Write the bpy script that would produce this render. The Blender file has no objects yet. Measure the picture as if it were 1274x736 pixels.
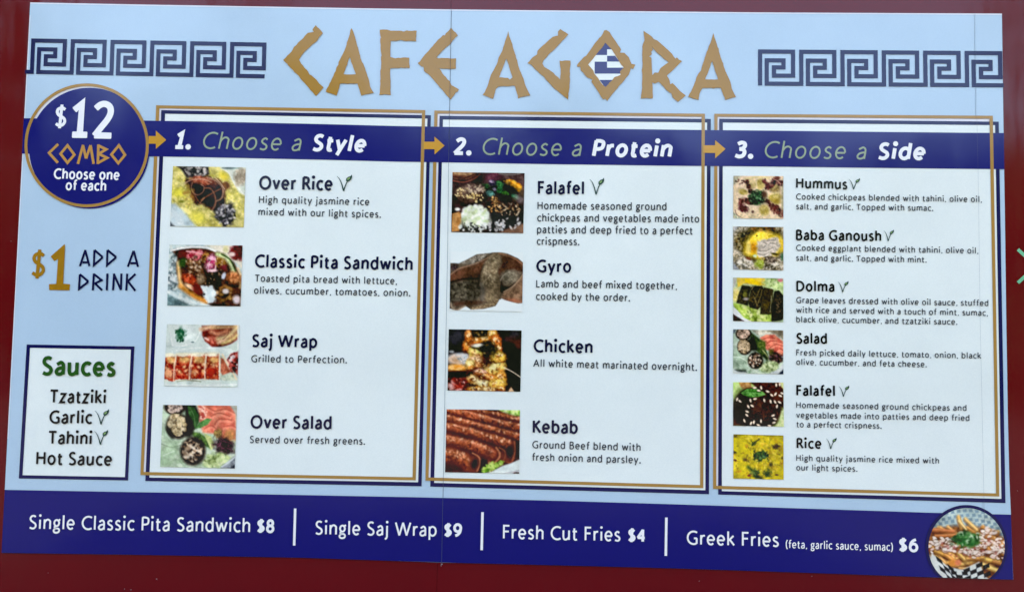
import bpy, math, random
import numpy as np
from mathutils import Vector, Matrix

# ------------------------------------------------------------------ camera
S = bpy.context.scene
C = S.collection
CAM = np.array([1.25861961, -1.94201367, 1.60])       # eye at 1.6 m, board face in the plane y = 0
ROT = np.array([[0.9996045791, 0.0203355645, 0.0194203547],      # rows: camera right, down, forward
                [0.0181967877, 0.0587166023, -0.9981088305],
                [-0.0214374037, 0.9980675455, 0.0583233426]])
TOPZ = 1.60 + 0.82449914                               # world height of the board's top left corner
FOC, PW, PH = 1000.0, 1274.0, 736.0
cd = bpy.data.cameras.new('camera'); cam = bpy.data.objects.new('camera', cd); C.objects.link(cam)
cd.sensor_fit = 'HORIZONTAL'; cd.sensor_width = 36.0; cd.lens = FOC / PW * 36.0
cd.clip_start = 0.05; cd.clip_end = 2000
m = Matrix.Identity(4)
for i in range(3):
    m[i][0] = ROT[0][i]; m[i][1] = -ROT[1][i]; m[i][2] = -ROT[2][i]; m[i][3] = CAM[i]
cam.matrix_world = m
S.camera = cam

# ------------------------------------------------------------------ light
SUN_EL, SUN_AZ = math.radians(27), math.radians(8)    # the sun stands behind the truck: its side is in open shade
w = bpy.data.worlds.new('World'); S.world = w; w.use_nodes = True
nt = w.node_tree; nt.nodes.clear()
sky = nt.nodes.new('ShaderNodeTexSky'); sky.sky_type = 'NISHITA'; sky.sun_disc = False
sky.sun_elevation = SUN_EL; sky.sun_rotation = SUN_AZ
sky.air_density = 1.0; sky.dust_density = 8.0; sky.ozone_density = .6
bg = nt.nodes.new('ShaderNodeBackground'); bg.inputs[1].default_value = 0.15
wo = nt.nodes.new('ShaderNodeOutputWorld')
nt.links.new(sky.outputs[0], bg.inputs[0]); nt.links.new(bg.outputs[0], wo.inputs[0])
sl = bpy.data.lights.new('sun', 'SUN'); sl.energy = 2.0; sl.angle = math.radians(0.5); sl.color = (1, .95, .87)
so = bpy.data.objects.new('sun', sl); C.objects.link(so)
sd = Vector((math.sin(SUN_AZ) * math.cos(SUN_EL), math.cos(SUN_AZ) * math.cos(SUN_EL), math.sin(SUN_EL)))
so.rotation_euler = (-sd).to_track_quat('-Z', 'Y').to_euler()
so.location = sd * 50
S.view_settings.view_transform = 'Standard'; S.view_settings.look = 'None'
S.view_settings.gamma = 1.0; S.view_settings.exposure = 3.55
S.view_settings.use_curve_mapping = False
S.cycles.use_denoising = True

# ------------------------------------------------------------------ helpers
def lin(c): c = c / 255.0; return c / 12.92 if c <= .04045 else ((c + .055) / 1.055) ** 2.4
WHITE = [lin(218), lin(233), lin(240)]                 # how white print of albedo 0.8 looks in this shade
KW = (.80, .735, .60)                                   # the film's own slightly warm white
GLOSS = 0.012                                          # mean light the gloss adds
def refl(rgb): return tuple(max(.002, (lin(v) - GLOSS) / (WHITE[i] - GLOSS) * KW[i]) for i, v in enumerate(rgb))

def P(px, py):
    """point of the board's plane (metres, world X and Z) surveyed at this spot of the photograph"""
    d = ROT[0] * (px - PW / 2) / FOC + ROT[1] * (py - PH / 2) / FOC + ROT[2]
    s = -CAM[1] / d[1]
    q = CAM + d * s
    return (q[0], q[2])

ORG = {}
def link(o, parent=None, origin=(0, 0, 0)):
    C.objects.link(o)
    ORG[o.name] = Vector(origin)
    if parent is not None:
        o.parent = parent; o.location = Vector(origin) - ORG[parent.name]
    else:
        o.location = origin
    return o
def empty(name, origin, parent=None):
    o = bpy.data.objects.new(name, None); o.empty_display_size = .1
    return link(o, parent, origin)
def tag(o, label=None, cat=None, group=None, kind=None):
    if label: o['label'] = label
    if cat: o['category'] = cat
    if group: o['group'] = group
    if kind: o['kind'] = kind
    return o
def mesh_obj(name, verts, faces, mats, parent=None, midx=None, origin=None, smooth=False):
    v = np.array(verts, float)
    c = Vector((v.min(0) + v.max(0)) / 2) if origin is None else Vector(origin)
    v = v - np.array(c)
    me = bpy.data.meshes.new(name); me.from_pydata(v.tolist(), [], faces); 
    if not isinstance(mats, (list, tuple)): mats = [mats]
    for mm in mats: me.materials.append(mm)
    if midx: me.polygons.foreach_set('material_index', midx)
    if smooth: me.polygons.foreach_set('use_smooth', [True] * len(me.polygons))
    me.update()
    return link(bpy.data.objects.new(name, me), parent, c)

BASE = 0.003                                           # thickness of the board
LAY = 0.0003                                           # one film of print
class Flat:
    """flat printed shapes, all facing the viewer, gathered into one mesh"""
    def __init__(s, layer): s.v = []; s.f = []; s.mi = []; s.y = -(BASE + LAY * layer); s.k = 0
    def add(s, pts, faces, mi=0, bump=0):
        b = len(s.v); y = s.y - bump
        s.v += [(x, y, z) for x, z in pts]
        for f in faces:
            a = 0.0
            for i in range(len(f)):
                x0, z0 = pts[f[i]]; x1, z1 = pts[f[(i + 1) % len(f)]]; a += x0 * z1 - x1 * z0
            f = tuple(b + i for i in f)
            s.f.append(f if a > 0 else f[::-1]); s.mi.append(mi)
    def poly(s, pts, mi=0, bump=0): s.add(pts, [tuple(range(len(pts)))], mi, bump)
    def ppoly(s, px, mi=0, bump=0): s.poly([P(*p) for p in px], mi, bump)
    def strip(s, A, B, mi=0, bump=0):
        n = len(A); s.add(list(A) + list(B), [(i, i + 1, n + i + 1, n + i) for i in range(n - 1)], mi, bump)
    def ring(s, outer, inner, mi=0):
        n = len(outer); s.add(list(outer) + list(inner), [(i, (i + 1) % n, n + (i + 1) % n, n + i) for i in range(n)], mi)
    def ribbon(s, pts, wd, closed=False, cap=True, mi=0, limit=2.2, bump=None, tri=None):
        """a stroke of width wd (number or list) along pts, mitred, with softly rounded ends"""
        if bump is None: s.k += 1; bump = (s.k % 6) * 3e-5
        p = [np.array(q, float) for q in pts]
        q = [p[0]]; ws = list(wd) if hasattr(wd, '__len__') else [wd] * len(p); w2 = [ws[0]]
        for a, ww in zip(p[1:], ws[1:]):
            if np.hypot(*(a - q[-1])) > 1e-7: q.append(a); w2.append(ww)
        if closed and np.hypot(*(q[0] - q[-1])) < 1e-7: q.pop(); w2.pop()
        n = len(q); L = []; R = []
        for i in range(n):
            a = q[i - 1] if (i > 0 or closed) else None
            b = q[(i + 1) % n] if (i < n - 1 or closed) else None
            d0 = (q[i] - a) / np.hypot(*(q[i] - a)) if a is not None else None
            d1 = (b - q[i]) / np.hypot(*(b - q[i])) if b is not None else None
            if d0 is None: d0 = d1
            if d1 is None: d1 = d0
            n0 = np.array([-d0[1], d0[0]]); n1 = np.array([-d1[1], d1[0]])
            mm = n0 + n1; l = np.hypot(*mm)
            if l < 1e-6: mm = n0; k = 1
            else: mm = mm / l; k = min(limit, 1 / max(.2, mm @ n0))
            L.append(q[i] + mm * w2[i] / 2 * k); R.append(q[i] - mm * w2[i] / 2 * k)
        if not closed and cap:
            d0 = (q[0] - q[1]) / np.hypot(*(q[0] - q[1])); d1 = (q[-1] - q[-2]) / np.hypot(*(q[-1] - q[-2]))
            for (d, i, pos) in ((d0, 0, 0), (d1, -1, 1)):
                nn = (L[i] - R[i]) / 2; r = np.hypot(*nn)
                e1 = q[i] + nn * .80 + d * r * .20; e2 = q[i] - nn * .80 + d * r * .20
                L0 = q[i] + nn; R0 = q[i] - nn
                if pos == 0: L.insert(0, e1); R.insert(0, e2)
                else: L.append(e1); R.append(e2)
        if closed: L.append(L[0]); R.append(R[0])
        n = len(L)
        s.add([tuple(a) for a in L] + [tuple(a) for a in R], [(i, i + 1, n + i + 1, n + i) for i in range(n - 1)], mi, bump)
    def build(s, name, mats, parent):
        return mesh_obj(name, s.v, s.f, mats, parent, s.mi)

# ------------------------------------------------------------------ materials
def nodes(mt):
    mt.use_nodes = True; n = mt.node_tree; n.nodes.clear()
    o = n.nodes.new('ShaderNodeOutputMaterial'); b = n.nodes.new('ShaderNodeBsdfPrincipled')
    n.links.new(b.outputs[0], o.inputs[0]); return n, b
def noise(n, scale, detail=3, rough=.5, vec=None):
    t = n.nodes.new('ShaderNodeTexNoise'); t.inputs['Scale'].default_value = scale
    t.inputs['Detail'].default_value = detail; t.inputs['Roughness'].default_value = rough
    if vec: n.links.new(vec, t.inputs['Vector'])
    return t
def worldpos(n, sc=(1, 1, 1)):
    g = n.nodes.new('ShaderNodeNewGeometry'); mp = n.nodes.new('ShaderNodeMapping')
    mp.inputs['Scale'].default_value = sc; n.links.new(g.outputs['Position'], mp.inputs['Vector']); return mp.outputs[0]
def ramp(n, fac, stops):
    r = n.nodes.new('ShaderNodeValToRGB'); n.links.new(fac, r.inputs[0])
    e = r.color_ramp.elements
    while len(e) < len(stops): e.new(.5)
    for i, (p, c) in enumerate(stops): e[i].position = p; e[i].color = (*c, 1) if len(c) == 3 else c
    return r.outputs[0]
MATS = {}
def print_mat(name, rgb=None, attr=None, rough=.09):
    mt = bpy.data.materials.new(name); n, b = nodes(mt)
    pos = worldpos(n)
    cl = noise(n, 3.0, 4, .6, pos); gr = noise(n, 420, 2, .6, pos)
    if attr:
        a = n.nodes.new('ShaderNodeAttribute'); a.attribute_name = attr; base = a.outputs['Color']
    else:
        a = n.nodes.new('ShaderNodeRGB'); a.outputs[0].default_value = (*refl(rgb), 1); base = a.outputs[0]
    # slight fading and printer's grain
    mul = n.nodes.new('ShaderNodeMix'); mul.data_type = 'RGBA'; mul.blend_type = 'MULTIPLY'; mul.inputs[0].default_value = 1
    f = ramp(n, cl.outputs['Fac'], [(.3, (.94, .945, .95)), (.7, (1.03, 1.03, 1.03))])
    g2 = ramp(n, gr.outputs['Fac'], [(.3, (.97, .97, .97)), (.7, (1.03, 1.03, 1.03))])
    n.links.new(base, mul.inputs[6]); n.links.new(f, mul.inputs[7])
    mu2 = n.nodes.new('ShaderNodeMix'); mu2.data_type = 'RGBA'; mu2.blend_type = 'MULTIPLY'; mu2.inputs[0].default_value = 1
    n.links.new(mul.outputs[2], mu2.inputs[6]); n.links.new(g2, mu2.inputs[7])
    n.links.new(mu2.outputs[2], b.inputs['Base Color'])
    rr = n.nodes.new('ShaderNodeMapRange'); n.links.new(cl.outputs['Fac'], rr.inputs[0])
    rr.inputs[1].default_value = .3; rr.inputs[2].default_value = .7
    rr.inputs[3].default_value = rough * .8; rr.inputs[4].default_value = rough * 1.4
    n.links.new(rr.outputs[0], b.inputs['Roughness'])
    wv = noise(n, 1.6, 2, .4, worldpos(n, (1.6, 1, .7))); bp = n.nodes.new('ShaderNodeBump'); bp.inputs['Strength'].default_value = .35
    bp.inputs['Distance'].default_value = .02; n.links.new(wv.outputs['Fac'], bp.inputs['Height'])
    n.links.new(bp.outputs[0], b.inputs['Normal'])
    b.inputs['IOR'].default_value = 1.38
    return mt
def pm(key, rgb=None, **k):
    if key not in MATS: MATS[key] = print_mat(key, rgb, **k)
    return MATS[key]
LBLUE = pm('light_blue_print', (169, 199, 228)); WHT = pm('white_print', (216, 232, 240)); PALE = pm('pale_lavender_print', (212, 220, 240))
NAVY = pm('royal_blue_band_print', (20, 18, 112)); NAVF = pm('navy_frame_print', (20, 20, 82)); NAVK = pm('navy_key_print', (18, 22, 78))
GOLD = pm('ochre_gold_print', (158, 128, 72)); GLET = pm('deep_gold_lettering_print', (154, 120, 44)); GARR = pm('bright_gold_print', (188, 146, 52))
GONE = pm('brown_gold_print', (150, 115, 38))
TXD = pm('dark_navy_text_print', (24, 26, 62)); TXB = pm('dark_grey_text_print', (62, 68, 78)); TXW = pm('white_text_print', (226, 236, 250))
TXG = pm('sage_green_text_print', (143, 163, 145)); TXS = pm('dark_green_text_print', (44, 86, 40)); TXK = pm('black_text_print', (22, 26, 34))
LEAF = pm('leaf_mark_dark_print', (50, 76, 72)); LEAL = pm('leaf_mark_light_print', (120, 156, 104)); NAVT = pm('navy_greek_text_print', (16, 20, 70))
FOOD = pm('food_photo_print', attr='print')

def paint_mat():
    mt = bpy.data.materials.new('dark_red_gloss_paint'); n, b = nodes(mt)
    pos = worldpos(n)
    cl = noise(n, 2.2, 4, .6, pos)
    c = ramp(n, cl.outputs['Fac'], [(.3, (.122, .0014, .0032)), (.7, (.108, .0011, .0030))])
    n.links.new(c, b.inputs['Base Color'])
    b.inputs['Roughness'].default_value = .08; b.inputs['IOR'].default_value = 1.33
    # rolled sheet: long soft vertical waves in the gloss, a little dust
    wv = noise(n, 1.0, 3, .55, worldpos(n, (5, 1, .9)))
    bp = n.nodes.new('ShaderNodeBump'); bp.inputs['Strength'].default_value = .3; bp.inputs['Distance'].default_value = .012
    n.links.new(wv.outputs['Fac'], bp.inputs['Height']); n.links.new(bp.outputs[0], b.inputs['Normal'])
    return mt
RED = paint_mat()
def simple(name, rgb, rough=.6, var=.2, sc=6):
    mt = bpy.data.materials.new(name); n, b = nodes(mt); t = noise(n, sc, 5, .6, worldpos(n))
    c = ramp(n, t.outputs['Fac'], [(.3, tuple(v * (1 - var) for v in rgb)), (.7, tuple(v * (1 + var) for v in rgb))])
    n.links.new(c, b.inputs['Base Color']); b.inputs['Roughness'].default_value = rough; return mt
SEAM = simple('dark_seam_gap', (.05, .055, .07), .7)
DUST = simple('pale_chip', (.35, .33, .33), .8)
GRN = simple('green_decal_film', (.15, .42, .20), .3)
ASPH = simple('asphalt', (.038, .037, .036), .9, .3, 3)
BARK = simple('bark', (.09, .065, .045), .9)
LEAVES = simple('foliage', (.038, .058, .024), .6, .4, 2)
TYRE = simple('tyre_rubber', (.02, .02, .02), .8)

# ------------------------------------------------------------------ setting: ground, trees behind the viewer (seen only mirrored in the gloss)
mesh_obj('ground', [(-400, -400, 0), (400, -400, 0), (400, 400, 0), (-400, 400, 0)], [(0, 1, 2, 3)], ASPH)['kind'] = 'structure'
def tree(x, y, h, r, seed, label):
    rnd = random.Random(seed)
    t = empty('shade_tree', (x, y, 0)); tag(t, label, 'tree', 'trees across the lot, mirrored in the paint')
    v = []; f = []
    for k in range(7):
        a = k / 6; zz = a * h * .6; rr = .22 * (1 - .6 * a)
        for j in range(8): v.append((x + rr * math.cos(j * .785), y + rr * math.sin(j * .785), zz))
    for k in range(6):
        for j in range(8): f.append((k * 8 + j, k * 8 + (j + 1) % 8, k * 8 + 8 + (j + 1) % 8, k * 8 + 8 + j))
    mesh_obj('trunk', v, f, BARK, t)
    v = []; f = []; cl = [(rnd.gauss(0, .42) * r, rnd.gauss(0, .42) * r, h * .22 + rnd.random() * h * .68, r * (.3 + .3 * rnd.random())) for _ in range(22)]
    for _ in range(7000):
        cx, cy, cz, cr = rnd.choice(cl)
        d = Vector((rnd.gauss(0, 1), rnd.gauss(0, 1), rnd.gauss(0, 1))).normalized() * cr * rnd.random() ** .4
        p = Vector((x + cx, y + cy, cz)) + d
        a = Vector((rnd.gauss(0, 1), rnd.gauss(0, 1), rnd.gauss(0, 1))).normalized() * .17
        b = a.orthogonal().normalized() * .09
        k = len(v); v += [tuple(p - a), tuple(p + b), tuple(p + a), tuple(p - b)]; f.append((k, k + 1, k + 2, k + 3))
    tag(mesh_obj('crown', v, f, LEAVES, t), kind='stuff')
for i, (x, y, h, r, lb) in enumerate([(-13, -17, 11.5, 4, 'tall broad leafy tree, leftmost of the row mirrored in the red paint'), (-8.5, -18, 9.6, 3.8, 'tall leafy tree, second from the left of the mirrored row'), (-3.5, -19, 8.2, 3.4, 'lower leafy tree beside the two tall left trees'),
        (1.5, -19, 7.2, 3.2, 'lowest leafy tree in the middle of the mirrored row'), (6, -18, 6.2, 3.1, 'low round leafy tree right of the middle of the row'), (10.5, -18, 6.9, 3.1, 'middle sized leafy tree before the tall right trees'),
        (16.0, -17.5, 13.5, 4.3, 'tall leafy tree, second from the right of the mirrored row'), (21, -18, 14, 4.6, 'tallest leafy tree at the right end of the mirrored row')]):
    tree(x, y, h, r, 40 + i, lb)
rnd = random.Random(9); v = []; f = []
for _ in range(16000):
    p = Vector((rnd.uniform(-30, 32), -20 + rnd.gauss(0, .5), rnd.random() ** .8 * (3.6 + .5 * math.sin(rnd.uniform(0, 6)))))
    a = Vector((rnd.gauss(0, 1), rnd.gauss(0, 1), rnd.gauss(0, 1))).normalized() * .3
    b = a.orthogonal().normalized() * .17
    k = len(v); v += [tuple(p - a), tuple(p + b), tuple(p + a), tuple(p - b)]; f.append((k, k + 1, k + 2, k + 3))
hd = mesh_obj('filler_hedge', v, f, LEAVES); tag(hd, 'long dark clipped hedge added to close bright gaps under the mirrored trees', 'filler_hedge')  # added out of view to keep the bright horizon out of the gloss

# ------------------------------------------------------------------ the truck: glossy dark red side made of sheets
TX0, TX1, TZ0, TZ1 = -1.6, 4.4, .55, 3.1
truck = empty('food_truck', (1.4, 1.1, 0)); tag(truck, 'dark red glossy food truck whose side carries the blue and white menu board', 'food truck')
def boxv(x0, x1, y0, y1, z0, z1):
    return ([(x0, y0, z0), (x1, y0, z0), (x1, y1, z0), (x0, y1, z0), (x0, y0, z1), (x1, y0, z1), (x1, y1, z1), (x0, y1, z1)],
            [(0, 3, 2, 1), (4, 5, 6, 7), (0, 1, 5, 4), (1, 2, 6, 5), (2, 3, 7, 6), (3, 0, 4, 7)])
v, f = boxv(TX0, TX1, .012, 2.2, TZ0, TZ1); mesh_obj('body', v, f, RED, truck)
xs = [TX0, P(561.2, 5)[0], TX1]
for a, b in zip(xs[:-1], xs[1:]):
    g = .0004
    v, f = boxv(a + g, b - g, 0, .010, TZ0, TZ1); o = mesh_obj('side_panel', v, f, RED, truck)
for x in (-.7, 3.4):
    v = []; f = []
    for k, yy in enumerate((.15, .4)):
        for j in range(24): v.append((x + .42 * math.cos(j * math.tau / 24), yy, .42 + .42 * math.sin(j * math.tau / 24)))
    f = [(j, (j + 1) % 24, 24 + (j + 1) % 24, 24 + j) for j in range(24)] + [tuple(range(24)), tuple(range(47, 23, -1))]
    mesh_obj('wheel', v, f, TYRE, truck)
# chips and dust specks on the red paint
rnd = random.Random(5)
fl = Flat(0); fl.y = -.0004
for (x, y, s) in [(195, 719.5, .9), (163, 733, .8), (155, 732, .7), (549.6, 701, 1.3), (548.8, 703, .8), (1010, 716, .6), (60, 712, .5), (870, 722, .6), (14, 300, .5), (1266, 610, .5)]:
    px, pz = P(x, y); r = s * .0012
    fl.poly([(px + r * (1.3 + .4 * rnd.random()) * math.cos(t), pz + r * .7 * math.sin(t)) for t in np.linspace(0, 5.6, 8)])
tag(fl.build('paint_chips', DUST, truck), kind='stuff')
# green angular stroke of a decal that runs on out of the picture
fl = Flat(0); fl.y = -.0006
fl.ribbon([P(1266.3, 310.2), P(1289, 331), P(1266.3, 351.6)], .0078, cap=False)
tag(fl.build('decal', GRN, truck), 'green angled line decal on the red paint at the right')

# ------------------------------------------------------------------ the board
TOP = [(38.5, 3.9), (180, 6.6), (340, 9.2), (450, 11.2), (560, 12.6), (760, 14.6), (940, 16.3), (1100, 17.1), (1245.6, 17.8)]
RGT = [(1245.6, 17.8), (1247.4, 145), (1248.4, 215), (1249.2, 262), (1251, 400), (1253, 520), (1254.6, 590), (1256.8, 640), (1259.6, 720)]
BOT = [(2.9, 686.6), (200, 689.4), (385, 692.8), (550, 698.6), (700, 702.2), (840, 705.8), (1020, 711.8), (1160, 717), (1259.6, 720)]
LFT = [(38.5, 3.9), (2.9, 686.6)]
def lerp(poly, x):
    xs = [p[0] for p in poly]; return float(np.interp(x, xs, [p[1] for p in poly]))
SEAM1 = [(561.8, 12.6), (559.9, 125), (558.4, 210), (557.5, 300), (555.2, 420), (553.4, 520), (551, 640), (549.9, 698.6)]
SEAM2 = [(1211.2, 17.6), (1212.8, 130), (1214.6, 215), (1215.4, 262), (1217.2, 400), (1219.4, 500), (1221.4, 600), (1224.5, 719)]
bo = P(631, 703)
board = empty('menu_board', (bo[0], 0, bo[1]))
tag(board, 'wide light blue and white printed menu board fixed to the dark red truck side', 'menu board')
def slab(top, bot, left, right):
    """part of the board between two side lines; top/bot left to right, left/right top to bottom"""
    loop = [P(*p) for p in top] + [P(*p) for p in right[1:]] + [P(*p) for p in bot[::-1][1:]] + [P(*p) for p in left[::-1][1:-1]]
    n = len(loop); v = [(x, -BASE, z) for x, z in loop] + [(x, -.0002, z) for x, z in loop]
    f = [tuple(range(n))[::-1]] + [(i, (i + 1) % n, n + (i + 1) % n, n + i) for i in range(n)]
    o = mesh_obj('board_panel', v, f, LBLUE, board); return o
def seg(poly, a, b):
    r = [(a, lerp(poly, a))] + [p for p in poly if a + 2 < p[0] < b - 2] + [(b, lerp(poly, b))]; return r
G = .22
sh = lambda s, d: [(x + d, y) for x, y in s]
slab(seg(TOP, 38.5, 561.8 - G), seg(BOT, 2.9, 549.9 - G), LFT, sh(SEAM1, -G))
slab(seg(TOP, 561.8 + G, 1211.2 - G), seg(BOT, 549.9 + G, 1224.5 - G), sh(SEAM1, G), sh(SEAM2, -G))
slab(seg(TOP, 1211.2 + G, 1245.6), seg(BOT, 1224.5 + G, 1259.6), sh(SEAM2, G), RGT)
# raised dark joints where the sheets meet (they cross the print)
for s, wd, d in ((SEAM1, .0008, 1.0), (SEAM2, .0003, 1.0)):
    fl = Flat(16); pts = [P(*p) for p in s]; fl.ribbon(pts, wd, cap=False, bump=0); fl.build('panel_seam', SEAM, board)
# pale cut edge of the film along the top and left edges of the board
fl = Flat(1)
fl.strip([P(x, y + .1) for x, y in TOP], [P(x, y + 1.5) for x, y in TOP])
fl.strip([P(x + .2, y) for x, y in [(37.7, 20), (2.9 + 7.2, 545)]], [P(x + 1.3, y) for x, y in [(37.7, 20), (2.9 + 7.2, 545)]])
fl.build('film_edge', PALE, board)

# edge shade painted as a thin dark sheet reaching past the board's outline
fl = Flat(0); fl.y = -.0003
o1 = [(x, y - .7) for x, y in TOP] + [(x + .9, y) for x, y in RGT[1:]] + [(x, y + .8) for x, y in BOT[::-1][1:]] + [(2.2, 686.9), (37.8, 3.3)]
fl.ppoly(o1); fl.build('painted_edge_shade', simple('dark_edge_shade', (.012, .008, .012), .8), board)

# bands
HT = [(30.9, 147.7), (120, 149.4), (192, 150.9), (251, 151.7), (400, 155), (500, 157.6), (580, 158.8), (700, 160.2), (850, 162.1), (930, 162.9), (1080, 164.6), (1200, 165.8), (1247.8, 166.1)]
HB = [(28.6, 191.7), (120, 193.6), (192, 195.1), (251, 196), (400, 199.2), (500, 201.7), (580, 202.9), (700, 204.9), (850, 206.8), (930, 207.4), (1080, 209.2), (1200, 210.5), (1248.3, 211)]
fl = Flat(4); fl.strip([P(*p) for p in HT], [P(*p) for p in HB]); fl.build('header_band', NAVY, board)
FT = [(7.0, 608.4), (160, 611.2), (240, 612.3), (370, 614.8), (490, 617.1), (570, 618.8), (700, 622.2), (850, 626.7), (930, 629.3), (1060, 633.6), (1150, 636.6), (1256.7, 639.2)]
xsb = [2.9, 160, 240, 370, 490, 570, 700, 850, 930, 1060, 1150, 1259.4]
fl = Flat(1); fl.strip([P(*p) for p in FT], [P(x, lerp(BOT, x) - .05) for x in xsb]); fl.build('price_band', NAVY, board)

# ------------------------------------------------------------------ lettering: a humanist stroke alphabet, cap height 1
X = .72
def E(cx, cy, rx, ry, a0, a1, n=None):
    n = n or max(4, int(abs(a1 - a0) / 18))
    return [(cx + rx * math.cos(math.radians(a0 + (a1 - a0) * i / n)), cy + ry * math.sin(math.radians(a0 + (a1 - a0) * i / n))) for i in range(n + 1)]
def S_(pts, n=4):
    p = [pts[0]] + list(pts) + [pts[-1]]; out = []
    for i in range(1, len(p) - 2):
        a, b, c, d = [np.array(q, float) for q in p[i - 1:i + 3]]
        for k in range(n):
            t = k / n
            out.append(tuple(.5 * ((2 * b) + (-a + c) * t + (2 * a - 5 * b + 4 * c - d) * t * t + (-a + 3 * b - 3 * c + d) * t ** 3)))
    out.append(tuple(p[-1])); return out
def arch(x0, x1, y=X): return S_([(x0, y * .60), (x0 + (x1 - x0) * .22, y * .88), (x0 + (x1 - x0) * .6, y), (x1 - .03 * (x1 - x0), y * .84), (x1, y * .62), (x1, 0)])
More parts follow.
